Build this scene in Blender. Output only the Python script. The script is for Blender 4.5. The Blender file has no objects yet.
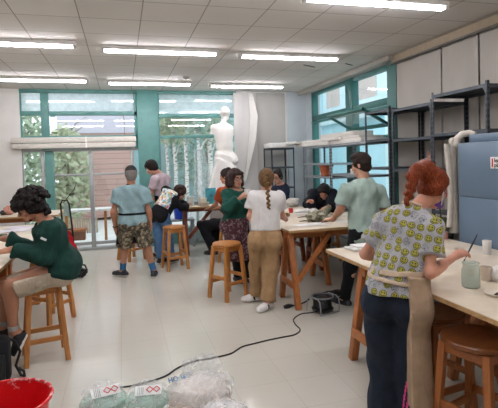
import bpy, bmesh, math, random
import numpy as np
from mathutils import Vector, Matrix, Euler
random.seed(7)
SC = bpy.context.scene
COL = SC.collection
PI = math.pi

# ------------------------------------------------------------------ camera
FL, CX, CY, EYE = 465.0, 249.0, 175.0, 1.68
_y = Vector((121.4-CX, CY-164.4, -FL)).normalized()
_x = Vector((1949.0-CX, CY-(164.4-.028*(1949.0-121.4)), -FL))
_x = (_x - _y*_x.dot(_y)).normalized()
_z = _x.cross(_y)
ROT = Matrix((_x, _y, _z))                      # camera axes to room axes
cam_d = bpy.data.cameras.new('camera')
cam = bpy.data.objects.new('camera', cam_d); COL.objects.link(cam)
cam.matrix_world = Matrix.Translation((0, 0, EYE)) @ ROT.to_4x4()
cam_d.sensor_fit = 'HORIZONTAL'; cam_d.sensor_width = 36.0
cam_d.lens = FL/498.0*36.0
cam_d.shift_y = -(204.0-CY)/498.0
cam_d.clip_start = .05; cam_d.clip_end = 200
SC.camera = cam

def ray(px, py):
    return ROT @ Vector(((px-CX)/FL, (CY-py)/FL, -1.0))
def at(px, py, Y):
    """room point seen at a photo position, at the depth Y"""
    d = ray(px, py); return Vector((0, 0, EYE)) + d*(Y/d.y)
def atx(px, py, X):
    d = ray(px, py); return Vector((0, 0, EYE)) + d*(X/d.x)
def atz(px, py, z=0.0):
    d = ray(px, py); return Vector((0, 0, EYE)) + d*((z-EYE)/d.z)

# ------------------------------------------------------------------ materials
def srgb(c):
    if isinstance(c, str):
        c = tuple(int(c[i:i+2], 16)/255 for i in (0, 2, 4))
    f = lambda v: v/12.92 if v <= .04045 else ((v+.055)/1.055)**2.4
    return tuple(f(v) for v in c[:3]) + (1.0,)

class NT:
    """small helper round a node tree"""
    def __init__(s, name):
        s.m = bpy.data.materials.new(name); s.m.use_nodes = True
        s.t = s.m.node_tree; s.n = s.t.nodes; s.n.clear()
        s.out = s.n.new('ShaderNodeOutputMaterial')
    def node(s, t, **kw):
        n = s.n.new(t)
        for k, v in kw.items(): setattr(n, k, v)
        return n
    def link(s, a, b): s.t.links.new(a, b)
    def math(s, op, a, b=None, c=None):
        n = s.n.new('ShaderNodeMath'); n.operation = op
        for i, v in enumerate((a, b, c)):
            if v is None: continue
            if isinstance(v, (int, float)): n.inputs[i].default_value = v
            else: s.link(v, n.inputs[i])
        return n.outputs[0]
    def mix(s, fac, a, b):
        n = s.n.new('ShaderNodeMix'); n.data_type = 'RGBA'
        for sock, v in ((n.inputs[0], fac), (n.inputs[6], a), (n.inputs[7], b)):
            if isinstance(v, (int, float)): sock.default_value = v
            elif isinstance(v, tuple): sock.default_value = v
            else: s.link(v, sock)
        return n.outputs[2]
    def coord(s, kind='Object'):
        return s.n.new('ShaderNodeTexCoord').outputs[kind]
    def mapping(s, vec, scale=(1, 1, 1), rot=(0, 0, 0), loc=(0, 0, 0)):
        n = s.n.new('ShaderNodeMapping'); s.link(vec, n.inputs[0])
        n.inputs['Location'].default_value = loc; n.inputs['Rotation'].default_value = rot; n.inputs['Scale'].default_value = scale
        return n.outputs[0]
    def noise(s, vec, scale, detail=3, rough=.5, dist=0):
        n = s.n.new('ShaderNodeTexNoise'); s.link(vec, n.inputs['Vector'])
        n.inputs['Scale'].default_value = scale; n.inputs['Detail'].default_value = detail
        n.inputs['Roughness'].default_value = rough; n.inputs['Distortion'].default_value = dist
        return n.outputs[0]
    def ramp(s, fac, stops, interp='LINEAR'):
        n = s.n.new('ShaderNodeValToRGB'); s.link(fac, n.inputs[0]); r = n.color_ramp; r.interpolation = interp
        while len(r.elements) < len(stops): r.elements.new(.5)
        for e, (p, c) in zip(r.elements, stops): e.position = p; e.color = c
        return n.outputs[0]
    def bsdf(s, base, rough=.6, metal=0, spec=.5, bump=None, bstr=.2, bdist=.01, sheen=0, trans=0, alpha=1, coat=0):
        b = s.n.new('ShaderNodeBsdfPrincipled')
        def setv(k, v):
            if isinstance(v, (int, float, tuple)): b.inputs[k].default_value = v
            else: s.link(v, b.inputs[k])
        setv('Base Color', base); setv('Roughness', rough); setv('Metallic', metal); setv('Specular IOR Level', spec)
        if sheen: setv('Sheen Weight', sheen)
        if trans: setv('Transmission Weight', trans)
        if coat: setv('Coat Weight', coat)
        if alpha != 1: setv('Alpha', alpha)
        if bump is not None:
            bn = s.n.new('ShaderNodeBump'); bn.inputs['Strength'].default_value = bstr; bn.inputs['Distance'].default_value = bdist
            s.link(bump, bn.inputs['Height']); s.link(bn.outputs[0], b.inputs['Normal'])
        s.link(b.outputs[0], s.out.inputs[0]); return b

_mc = {}
def M(hexc, rough=.6, metal=0, var=.06, scale=18, bump=.0, spec=.5, sheen=0):
    """plain surface with a slight mottling of its own colour"""
    key = (hexc, rough, metal, var, scale, bump, spec, sheen)
    if key in _mc: return _mc[key]
    t = NT('surface_'+hexc); c = srgb(hexc); v = t.coord()
    f = t.noise(v, scale, 4)
    lo = tuple(x*(1-var*2) for x in c[:3])+(1,); hi = tuple(min(1, x*(1+var*2)) for x in c[:3])+(1,)
    col = t.ramp(f, [(.3, lo), (.7, hi)])
    t.bsdf(col, rough, metal, spec, bump=f if bump else None, bstr=bump, sheen=sheen)
    _mc[key] = t.m; return t.m

def cloth(hexc, var=.07, rough=.9, sheen=.0):
    key = ('cloth', hexc, var)
    if key in _mc: return _mc[key]
    t = NT('fabric_'+hexc); c = srgb(hexc); v = t.coord()
    f = t.noise(v, 14, 4); g = t.noise(t.mapping(v, (1, 1, .55)), 17, 4, .55, 1.6)
    lo = tuple(x*(1-var*2) for x in c[:3])+(1,); hi = tuple(min(1, x*(1+var*2)) for x in c[:3])+(1,)
    col = t.ramp(f, [(.3, lo), (.7, hi)])
    t.bsdf(col, rough, 0, .25, bump=g, bstr=.5, bdist=.02)
    _mc[key] = t.m; return t.m

def wood(name, a, b, rough=.45, axis=2, scale=1.0, spec=.5):
    t = NT(name); v = t.coord()
    sc = [9*scale]*3; sc[axis] = .9*scale
    mv = t.mapping(v, tuple(sc))
    f = t.noise(mv, 4, 5, .6, .8)
    col = t.ramp(f, [(.3, srgb(a)), (.7, srgb(b))])
    g = t.noise(v, 3, 2)
    col = t.mix(t.math('MULTIPLY', g, .35), col, srgb(a))
    t.bsdf(col, rough, 0, spec, bump=f, bstr=.12, bdist=.003)
    return t.m

W_STOOL = wood('honey_wood', 'a5632a', 'd09553', .4)
W_STOOLX = wood('honey_wood_lengthwise', 'a5632a', 'd09553', .4, axis=0)
W_TRES = wood('red_brown_wood', '96552a', 'c27b42', .5)
W_TRESX = wood('red_brown_wood_lengthwise', '96552a', 'c27b42', .5, axis=0)
W_DARK = wood('dark_red_wood', '6b2f18', '98502c', .5)
W_DARKX = wood('dark_red_wood_lengthwise', '6b2f18', '98502c', .5, axis=0)
W_SEATD = wood('dark_polished_wood', '6f3b1a', '96592b', .3, axis=0)
W_PLY = wood('table_ply_edge', '9c7648', 'c7a372', .6, axis=0)
TOPW = None
def table_top_mat():
    t = NT('cream_table_top'); v = t.coord()
    f = t.noise(v, 5, 4); g = t.noise(v, 40, 3)
    col = t.ramp(f, [(.35, srgb('d3c3ab')), (.65, srgb('e2d6c2'))])
    st = t.ramp(g, [(.62, (0, 0, 0, 1)), (.75, (1, 1, 1, 1))])
    col = t.mix(t.math('MULTIPLY', st, .25), col, srgb('b09a80'))
    t.bsdf(col, .45, 0, .4)
    return t.m
TOPW = table_top_mat()
WHITE = M('e9e6e1', .7, var=.02)
PLASTER = M('eeeae4', .85, var=.02, scale=9)
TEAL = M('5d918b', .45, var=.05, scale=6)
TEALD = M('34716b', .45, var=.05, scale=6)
BLACK = M('17171a', .55, var=.1)
STEEL = M('4d5359', .5, .4, var=.08)
STEELL = M('9aa0a4', .5, .3, var=.08)
CREAMW = M('d9d4cb', .6, var=.03)
DARKHOLE = M('0e0e0f', .8)

def floor_mat():
    t = NT('vinyl_floor'); v = t.coord()
    br = t.node('ShaderNodeTexBrick', offset=0.0, squash=1.0); t.link(t.mapping(v, (1, 1, 1), loc=(-.345, -3.7, 0)), br.inputs['Vector'])
    br.inputs['Scale'].default_value = 1.0; br.inputs['Brick Width'].default_value = .405; br.inputs['Row Height'].default_value = .4
    br.inputs['Mortar Size'].default_value = .0018; br.inputs['Mortar Smooth'].default_value = .3
    br.inputs['Color1'].default_value = srgb('cdcabe'); br.inputs['Color2'].default_value = srgb('cfccc1'); br.inputs['Mortar'].default_value = srgb('b3ad9f')
    f = t.noise(v, 1.3, 4, .6); g = t.noise(v, 55, 2)
    col = t.mix(t.math('MULTIPLY', f, .25), br.outputs[0], srgb('bab3a3'))
    sp = t.ramp(g, [(.70, (0, 0, 0, 1)), (.80, (1, 1, 1, 1))])
    col = t.mix(t.math('MULTIPLY', sp, .28), col, srgb('8d7d68'))
    ro = t.math('MULTIPLY_ADD', f, .14, .08)
    t.bsdf(col, ro, 0, .5, bump=t.noise(v, 2.2, 2), bstr=.03, bdist=.02)
    return t.m
def ceil_mat():
    t = NT('ceiling_tiles'); v = t.coord()
    br = t.node('ShaderNodeTexBrick', offset=0.0, squash=1.0); t.link(t.mapping(v, (1, 1, 1), loc=(-.245, -4.42, 0)), br.inputs['Vector'])
    br.inputs['Scale'].default_value = 1.0; br.inputs['Brick Width'].default_value = .6; br.inputs['Row Height'].default_value = .575
    br.inputs['Mortar Size'].default_value = .006; br.inputs['Mortar Smooth'].default_value = .2
    br.inputs['Color1'].default_value = srgb('e0ddd7'); br.inputs['Color2'].default_value = srgb('dad6d0'); br.inputs['Mortar'].default_value = srgb('8d8881')
    f = t.noise(v, 2.5, 5, .6)
    col = t.mix(t.math('MULTIPLY', f, .3), br.outputs[0], srgb('bdb5ab'))
    t.bsdf(col, .85, 0, .2)
    return t.m
def glass_mat(tint=(1, 1, 1, 1), rough=.0, name='window_glass'):
    t = NT(name)
    tr = t.node('ShaderNodeBsdfTransparent'); tr.inputs[0].default_value = tint
    gl = t.node('ShaderNodeBsdfGlossy'); gl.inputs['Roughness'].default_value = rough
    lw = t.node('ShaderNodeLayerWeight'); lw.inputs[0].default_value = .5
    fr = t.math('MULTIPLY_ADD', t.math('POWER', lw.outputs['Facing'], 5.0), .92, .06)
    mx = t.node('ShaderNodeMixShader')
    t.link(fr, mx.inputs[0]); t.link(tr.outputs[0], mx.inputs[1]); t.link(gl.outputs[0], mx.inputs[2])
    t.link(mx.outputs[0], t.out.inputs[0]); return t.m
def emit(hexc, strength, name='lit_tube'):
    t = NT(name); e = t.node('ShaderNodeEmission'); e.inputs[0].default_value = srgb(hexc); e.inputs[1].default_value = strength
    t.link(e.outputs[0], t.out.inputs[0]); return t.m
GLASS = glass_mat()
def frosted_pane():
    t = NT('hazy_window_glass'); v = t.coord(); n = t.noise(v, 7, 5, .7)
    tr = t.node('ShaderNodeBsdfTransparent'); tl = t.node('ShaderNodeBsdfTranslucent'); tl.inputs[0].default_value = srgb('f0f6f8')
    gl = t.node('ShaderNodeBsdfGlossy'); gl.inputs['Roughness'].default_value = .05
    a = t.node('ShaderNodeMixShader'); t.link(t.ramp(n, [(.35, (.58, .58, .58, 1)), (.65, (.78, .78, .78, 1))]), a.inputs[0]); t.link(tr.outputs[0], a.inputs[1]); t.link(tl.outputs[0], a.inputs[2])
    b = t.node('ShaderNodeMixShader'); b.inputs[0].default_value = .07; t.link(a.outputs[0], b.inputs[1]); t.link(gl.outputs[0], b.inputs[2]); t.link(b.outputs[0], t.out.inputs[0]); return t.m
HAZE = frosted_pane()

# ------------------------------------------------------------------ mesh helpers
class MB:
    def __init__(s): s.v = []; s.f = []; s.mi = []; s.sm = []
    def add(s, vs, fs, mi=0, smooth=False):
        o = len(s.v); s.v += [Vector(p) for p in vs]
        s.f += [[i+o for i in f] for f in fs]; s.mi += [mi]*len(fs); s.sm += [smooth]*len(fs); return s
    def box(s, lo, hi, mi=0, mat=None, bev=0.0):
        lo, hi = Vector(lo), Vector(hi); c = (lo+hi)/2; h = (hi-lo)/2
        b = min(bev, h.x*.9, h.y*.9, h.z*.9) if bev else 0
        if not b:
            vs = [Vector((c.x+i*h.x, c.y+j*h.y, c.z+k*h.z)) for i in (-1, 1) for j in (-1, 1) for k in (-1, 1)]
            fs = [(0, 1, 3, 2), (4, 6, 7, 5), (0, 4, 5, 1), (2, 3, 7, 6), (0, 2, 6, 4), (1, 5, 7, 3)]
        else:
            bm = bmesh.new(); bmesh.ops.create_cube(bm, size=1)
            for v in bm.verts: v.co = Vector((v.co.x*2*h.x, v.co.y*2*h.y, v.co.z*2*h.z)) + c
            bmesh.ops.bevel(bm, geom=list(bm.edges), offset=b, segments=2, affect='EDGES', profile=.5)
            bm.verts.index_update(); vs = [v.co.copy() for v in bm.verts]; fs = [[v.index for v in f.verts] for f in bm.faces]; bm.free()
        if mat is not None: vs = [mat @ v for v in vs]
        return s.add(vs, fs, mi)
    def bar(s, a, b, w, d, up=(0, 0, 1), mi=0, bev=.004):
        """rectangular bar from a to b; w across, d along 'up'"""
        a, b = Vector(a), Vector(b); z = (b-a); L = z.length; z.normalize()
        u = Vector(up); x = u.cross(z)
        if x.length < 1e-4: x = Vector((1, 0, 0)).cross(z)
        x.normalize(); y = z.cross(x)
        m = Matrix((x, y, z)).transposed().to_4x4(); m.translation = (a+b)/2
        return s.box((-w/2, -d/2, -L/2), (w/2, d/2, L/2), mi, m, bev)
    def tube(s, pts, r, n=8, mi=0, caps=True, closed=False):
        pts = [Vector(p) for p in pts]; m = len(pts); rs = r if isinstance(r, (list, tuple)) else [r]*m
        vs = []; fs = []; nrm = None
        for i, p in enumerate(pts):
            if closed: t = pts[(i+1) % m]-pts[i-1]
            else: t = pts[min(i+1, m-1)]-pts[max(i-1, 0)]
            if t.length < 1e-9: t = Vector((0, 0, 1))
            t.normalize()
            if nrm is None:
                nrm = t.orthogonal().normalized()
            else:
                nrm = nrm - t*nrm.dot(t)
                nrm = nrm.normalized() if nrm.length > 1e-6 else t.orthogonal().normalized()
            bn = t.cross(nrm)
            for k in range(n):
                a = 2*PI*k/n; vs.append(p + (nrm*math.cos(a)+bn*math.sin(a))*rs[i])
        for i in range(m if closed else m-1):
            j = (i+1) % m
            for k in range(n):
                fs.append((i*n+k, i*n+(k+1) % n, j*n+(k+1) % n, j*n+k))
        if caps and not closed:
            fs.append(list(range(n))[::-1]); fs.append([(m-1)*n+k for k in range(n)])
        return s.add(vs, fs, mi, True)
    def lathe(s, prof, c=(0, 0, 0), n=24, mi=0, ax=1.0, ay=1.0):
        """profile of (r, z) turned round z"""
        c = Vector(c); vs = []; fs = []
        for r, z in prof:
            for k in range(n):
                a = 2*PI*k/n; vs.append(c+Vector((r*math.cos(a)*ax, r*math.sin(a)*ay, z)))
        for i in range(len(prof)-1):
            for k in range(n):
                fs.append((i*n+k, i*n+(k+1) % n, (i+1)*n+(k+1) % n, (i+1)*n+k))
        if prof[0][0] > 1e-5: fs.append(list(range(n))[::-1])
        if prof[-1][0] > 1e-5: fs.append([(len(prof)-1)*n+k for k in range(n)])
        return s.add(vs, fs, mi, True)
    def grid(s, fn, nu, nv, mi=0, smooth=True, back=None):
        vs = [Vector(fn(i/nu, j/nv)) for i in range(nu+1) for j in range(nv+1)]
        fs = [(i*(nv+1)+j, (i+1)*(nv+1)+j, (i+1)*(nv+1)+j+1, i*(nv+1)+j+1) for i in range(nu) for j in range(nv)]
        return s.add(vs, fs, mi, smooth)
    def move(s, m):
        s.v = [m @ v for v in s.v]; return s
    def build(s, name, mats, parent=None, smooth_angle=40, uv=None):
        me = bpy.data.meshes.new(name)
        me.from_pydata([tuple(v) for v in s.v], [], s.f)
        if not isinstance(mats, (list, tuple)): mats = [mats]
        for m in mats: me.materials.append(m)
        me.polygons.foreach_set('material_index', s.mi); me.polygons.foreach_set('use_smooth', [True]*len(s.f))
        me.update()
        bm = bmesh.new(); bm.from_mesh(me); bmesh.ops.recalc_face_normals(bm, faces=bm.faces); bm.to_mesh(me); bm.free()
        try: me.set_sharp_from_angle(angle=math.radians(smooth_angle))
        except Exception: pass
        o = bpy.data.objects.new(name, me); COL.objects.link(o)
        if parent is not None: o.parent = parent
        return o

def tag(o, label, cat, group=None, kind=None):
    o['label'] = label; o['category'] = cat
    if group: o['group'] = group
    if kind: o['kind'] = kind
    return o
def thing(name, loc, label, cat, rz=0.0, group=None):
    o = bpy.data.objects.new(name, None); COL.objects.link(o); o.empty_display_size = .1
    o.location = loc; o.rotation_euler = (0, 0, rz)
    return tag(o, label, cat, group)
def struct(name, mb, mat, parent=None):
    o = mb.build(name, mat, parent)
    o['kind'] = 'structure'
    return o
def dup(root, loc, rz, label, group=None):
    r = root.copy(); COL.objects.link(r); r.location = loc; r.rotation_euler = (0, 0, rz); r['label'] = label
    if group: r['group'] = group
    for ch in list(root.children):
        c = ch.copy(); COL.objects.link(c); c.parent = r
        for g in list(ch.children):
            d = g.copy(); COL.objects.link(d); d.parent = c
    return r
# ------------------------------------------------------------------ the room
XL, XR, YF, YB, ZC = -4.6, 4.0, -3.4, 9.7, 3.17
WALLM = M('e9e6e1', .85, var=.02, scale=3)
WALLSHADE = M('c3ccd0', .8, var=.02, scale=3)  # bluish window-lit shade of the back corner, put into the wall colour
struct('floor', MB().box((XL-.2, YF-.2, -.12), (XR+.2, YB+.15, 0)), floor_mat())
struct('ceiling', MB().box((XL-.2, YF-.2, ZC), (XR+.3, YB+.3, ZC+.1)), ceil_mat())
struct('wall_left', MB().box((XL-.15, YF, 0), (XL, YB, ZC)), WALLM)
struct('wall_front', MB().box((XL-.15, YF-.15, 0), (XR+.15, YF, ZC)), WALLM)
w = MB()
w.box((XL, YB, 0), (-1.83, YB+.2, ZC))
w.box((2.42, YB, 0), (3.56, YB+.2, ZC))
w.box((.35, YB+.02, 0), (.75, YB+.2, ZC), 1)
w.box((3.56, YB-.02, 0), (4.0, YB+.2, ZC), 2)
w.box((.75, YB+.02, 0), (2.42, YB+.16, .28), 1)
struct('wall_back', w, [WALLM, TEAL, WALLSHADE])
w = MB()
w.box((XR, YF, 0), (XR+.2, 6.06, ZC)); w.box((XR, 6.06, 0), (XR+.2, YB+.2, .9))
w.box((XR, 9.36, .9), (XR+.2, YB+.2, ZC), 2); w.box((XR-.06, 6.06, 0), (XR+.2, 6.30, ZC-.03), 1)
struct('wall_right', w, [WALLM, TEALD, WALLSHADE])
# teal pillar face, a little proud of the glass
struct('trim_1', MB().box((.34, YB-.05, 0), (.75, YB+.018, ZC), bev=.006), TEAL)
# fascia and curtain track along the right side
t = MB(); t.box((3.90, YF, 3.06), (3.999, 6.1, 3.165)); t.box((3.86, YF, 3.035), (3.90, 6.1, 3.055), 1)
struct('trim_2', t, [M('b5a48c', .7, var=.03), M('6d675f', .5)])
struct('trim_3', MB().box((3.82, 6.06, 3.10), (3.999, YB-.02, 3.165)), M('b9b3aa', .7, var=.02))

def frame_bars(mb, bars, mi=0):
    for lo, hi in bars: mb.box(lo, hi, mi, bev=.004)
def window(n, frame, fmat, panes, glass=None):
    o = struct('window_%d' % n, frame, fmat)
    for lo, hi in panes:
        p = MB().box(lo, hi).build('pane', HAZE if (n < 3 and lo[2] > 2.65) else GLASS, o)
    return o
# left bay
A0, A1 = -1.83, .34
f = MB()
frame_bars(f, [((A0, YB, 3.10), (A1, YB+.1, ZC)), ((-1.46, YB-.02, 2.0), (-1.32, YB+.1, 3.12)),
  ((A0, YB, 2.665), (A1, YB+.09, 2.745)), ((A0, YB, 2.20), (A1, YB+.09, 2.27)), ((A0, YB+.02, 2.0), (A0+.03, YB+.08, 3.12)),
  ((.28, YB, 2.0), (A1, YB+.09, 3.12)), ((-1.30, YB+.01, 2.64), (-1.20, YB+.05, 2.665)), ((-.62, YB-.02, 2.70), (-.52, YB+.02, 2.73))])
window(1, f, TEAL, [((A0+.03, YB+.04, 2.74), (-1.46, YB+.046, 3.10)), ((-1.32, YB+.04, 2.74), (.28, YB+.046, 3.10)),
  ((A0+.03, YB+.05, 2.27), (-1.46, YB+.056, 2.67)), ((-1.32, YB+.05, 2.27), (.28, YB+.056, 2.67))])
ALU = M('a7aaa9', .45, .3, var=.04)
f = MB()
frame_bars(f, [((A0, YB+.01, 1.96), (A1, YB+.09, 2.03)), ((-1.50, YB, 0), (-1.44, YB+.09, 1.98)), ((-.62, YB-.01, 0), (-.54, YB+.10, 1.98)),
  ((A1-.16, YB, 0), (A1-.10, YB+.08, 1.98)), ((-1.46, YB+.02, 1.48), (A1, YB+.07, 1.52)), ((A0, YB-.02, 0), (A1, YB+.14, .05)),
  ((-1.46, YB+.02, .10), (A1, YB+.07, .16)), ((A0, YB+.02, 0), (A0+.03, YB+.07, 1.98))])
frame_bars(f, [((-1.42, YB+.01, 0), (-1.27, YB+.09, 1.98))], 1)
o = struct('door_1', f, [ALU, TEAL])
for lo, hi in [((A0+.03, YB+.04, .05), (-1.50, YB+.046, 1.97)), ((-1.27, YB+.04, .16), (-.62, YB+.046, 1.48)), ((-1.27, YB+.04, 1.52), (-.62, YB+.046, 1.97)),
               ((-.54, YB+.05, .16), (A1-.16, YB+.056, 1.48)), ((-.54, YB+.05, 1.52), (A1-.16, YB+.056, 1.97)), ((A1-.10, YB+.05, .05), (A1, YB+.056, 1.97))]:
    MB().box(lo, hi).build('pane', GLASS, o)
# right bay
f = MB(); B0, B1 = .75, 2.42
frame_bars(f, [((B0, YB, 3.10), (B1, YB+.1, ZC)), ((B0, YB, 2.62), (B1, YB+.09, 2.70)), ((B0, YB, 2.19), (B1, YB+.09, 2.25)), ((B0, YB+.02, .28), (B0+.04, YB+.09, 3.12)),
  ((B0, YB, .26), (B1, YB+.09, .34)), ((B1-.04, YB+.02, .28), (B1, YB+.09, 3.12)), ((1.50, YB+.02, .28), (1.54, YB+.09, 2.2))])
window(2, f, TEAL, [((B0+.04, YB+.04, 2.70), (B1-.04, YB+.046, 3.10)), ((B0+.04, YB+.05, 2.25), (B1-.04, YB+.056, 2.62)),
  ((B0+.04, YB+.05, .34), (1.50, YB+.056, 2.19)), ((1.54, YB+.05, .34), (B1-.04, YB+.056, 2.19))])
# side window in the right wall (seen above the shelves)
f = MB(); S0, S1 = 6.30, 9.36
frame_bars(f, [((XR, S0, 3.04), (XR+.12, S1, ZC)), ((XR-.02, 7.50, .9), (XR+.12, 7.75, 3.1)), ((XR, S0, 2.50), (XR+.12, S1, 2.60)), ((XR-.01, S0, 2.44), (XR+.05, S1, 2.475)),
  ((XR, S1-.10, .9), (XR+.12, S1, 3.1)), ((XR, S0, .88), (XR+.12, S1, .97)), ((XR, S0, .9), (XR+.12, S0+.05, 3.1)), ((XR, S0, 1.98), (XR+.10, S1, 2.03))])
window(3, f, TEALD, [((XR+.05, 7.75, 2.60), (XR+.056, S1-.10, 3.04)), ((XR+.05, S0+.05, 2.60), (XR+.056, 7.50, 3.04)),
  ((XR+.06, 7.75, 2.03), (XR+.066, S1-.10, 2.44)), ((XR+.06, S0+.05, .97), (XR+.066, 7.50, 1.98)), ((XR+.06, 7.75, .97), (XR+.066, S1-.10, 1.98))])
# the sash that stands open, hinged on the transom and tilted into the room
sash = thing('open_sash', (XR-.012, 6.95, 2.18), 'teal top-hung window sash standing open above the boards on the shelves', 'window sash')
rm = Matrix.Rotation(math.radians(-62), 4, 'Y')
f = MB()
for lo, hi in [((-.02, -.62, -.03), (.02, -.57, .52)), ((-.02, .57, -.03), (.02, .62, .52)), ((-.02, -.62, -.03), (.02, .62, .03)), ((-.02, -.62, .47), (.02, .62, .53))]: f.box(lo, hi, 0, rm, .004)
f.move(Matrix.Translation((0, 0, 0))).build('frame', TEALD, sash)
MB().box((-.004, -.57, .03), (.004, .57, .47), 0, rm).build('glass', GLASS, sash)

# blinds, vents, lamps
bl = thing('roller_blind', (0, YB-.09, 2.0), 'cream blind cassette mounted across the teal window above the glazed door', 'blind')
MB().box((-1.98, -.05, .13), (.30, .07, .235), bev=.015).build('cassette', CREAMW, bl)
MB().box((-1.96, -.04, .025), (.29, .06, .12), bev=.012).build('bottom_rail', CREAMW, bl)
MB().box((-.66, -.055, .02), (-.63, .06, .24)).build('bracket', M('f0ede8', .5), bl)
MB().tube([(.08, .045, .235), (.085, .05, .6), (.05, .05, .70)], .006).build('cord', M('8a6f63', .6), bl)
v = thing('air_vent', (2.83, 9.12, ZC), 'dark louvred air vent set in the ceiling over the curtains', 'vent')
f = MB(); f.box((-.36, -.12, -.014), (.36, -.10, -.001)); f.box((-.36, .10, -.014), (.36, .12, -.001)); f.box((-.36, -.12, -.014), (-.34, .12, -.001)); f.box((.34, -.12, -.014), (.36, .12, -.001))
f.build('frame', M('6d7072', .6), v)
f = MB(); f.box((-.34, -.10, -.004), (.34, .10, -.001))
for k in range(6): f.box((-.34, -.09+k*.033, -.012), (.34, -.078+k*.033, -.004))
f.build('grille', M('2b2d2f', .7), v)
sm = thing('smoke_detector', (1.14, 8.14, ZC), 'small round smoke detector on the ceiling between two lamps', 'smoke detector')
MB().lathe([(.0, -.035), (.03, -.035), (.045, -.025), (.055, -.012), (.06, -.001), (0, -.001)]).build('body', M('bdb7ae', .6), sm)
MB().lathe([(.0, -.045), (.018, -.044), (.022, -.035), (0, -.035)], n=12).build('sensor', M('4b4845', .6), sm)
for i, (x, y, l, la) in enumerate([(2.95, 6.95, 'long narrow dark slot in the ceiling beyond the lamp by the shelves', .30), (3.55, 6.75, 'short narrow dark slot in the ceiling close above the side window', .22)]):
    o = MB().box((-la/2, -.012, -.006), (la/2, .012, -.001)).build('air_slot', DARKHOLE); o.location = (x, y, ZC); o.rotation_euler = (0, 0, .55)
    tag(o, l, 'air slot')

TUBE = emit('fbf8ff', 22.0)
def lamp(x, y, label):
    t = thing('ceiling_lamp', (x, y, ZC), label, 'ceiling lamp', group='fluorescent ceiling lamps')
    b = MB(); b.box((-.745, -.055, -.05), (.745, .055, -.001), bev=.006)
    b.build('housing', M('dcdad6', .5), t)
    for s in (-1, 1):
        MB().tube([(-.705, s*.024, -.064), (.705, s*.024, -.064)], .013, 10).build('tube', TUBE, t)
        MB().box((s*.727-.02, -.045, -.082), (s*.727+.02, .045, -.045), bev=.006).build('lamp_holder', M('c9c6c1', .5), t)
    return t
L0 = lamp(2.36, 3.90, 'fluorescent ceiling lamp nearest the camera, cut by the top of the photo')
for x, y, l in [(-1.22, 5.98, 'fluorescent lamp in the middle row of the ceiling, its leftmost'),
                (.55, 6.13, 'fluorescent lamp in the middle of the ceiling, its row\'s centre one'),
                (2.35, 6.20, 'fluorescent lamp in the middle row, right above the table with the cable reel'),
                (-1.24, 8.42, 'fluorescent lamp beside the window wall, leftmost, over the teal mullion'),
                (.55, 8.58, 'fluorescent lamp beside the window wall, over the teal pillar'),
                (2.40, 8.72, 'fluorescent lamp beside the window wall, over the white statue and the vent'),
                (.55, 3.70, 'unseen fluorescent lamp added for light over the bare floor'), (-1.22, 3.7, 'unseen fluorescent lamp added for light over the seated man'),  # this lamp and those after it are unseen, added to brighten the room
                (.575, 1.5, 'unseen fluorescent lamp added for light behind the camera'), (2.48, 1.5, 'unseen fluorescent lamp added for light over the table with the jar'), (-1.3, 1.5, 'unseen fluorescent lamp added for light over the red bucket')]:
    dup(L0, (x, y, ZC), 0, l)

# curtain panels on the right wall and screens on the back wall
def folded(x0, x1, z0, z1, amp, nf, thick=.006, ph=0.0):
    mb = MB()
    n = 48
    def fn(u, v, o): return (x0+(x1-x0)*u, o + amp*math.sin(u*nf*2*PI+ph)*(.6+.4*(1-v)) + .3*amp*math.sin(u*nf*5.1+v*2+ph), z0+(z1-z0)*v)
    mb.grid(lambda u, v: fn(u, v, -thick/2), n, 6); mb.grid(lambda u, v: fn(u, v, thick/2), n, 6)
    return mb
CURT = M('bab4ab', .9, var=.03, scale=2); CURTW = M('c9c6c2', .9, var=.02, scale=2)
SCREEN = M('b3b0aa', .9, var=.02, scale=2)
cl = ['beside the teal pillar', 'second from the teal pillar', 'third from the teal pillar', 'over the grey locker', 'fifth from the teal pillar, cut by the frame']
ys = [(6.03, 5.06), (5.03, 4.42), (4.39, 3.55), (3.52, 2.6)]
for k, (a, b) in enumerate(ys):
    mb = folded(0, a-b, .05, 3.03, .007, 2+k % 2, ph=k)
    mb.move(Matrix(((0, -1, 0, 0), (-1, 0, 0, 0), (0, 0, 1, 0), (0, 0, 0, 1))))
    o = thing('curtain_panel', (3.94, a, 0), 'flat grey fabric curtain panel on the right wall, ' + cl[k], 'curtain', group='curtain panels on the right wall')
    mb.build('fabric', CURT, o)
    MB().box((-.015, b-a, 3.025), (.015, 0, 3.05)).build('header_rail', M('77716a', .6), o)
for (a, b, l, m, dy) in [(2.34, 2.84, 'white screen curtain hanging behind the statue', CURTW, -.05), (2.85, 3.50, 'grey-white flat curtain hanging in the back corner behind the braided woman', SCREEN, -.03)]:
    mb = folded(0, b-a, .04, 3.14, .006, 2)
    o = mb.build('back_curtain', m); o.location = (a, YB+dy, 0); tag(o, l, 'curtain', 'curtains on the back wall')
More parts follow.
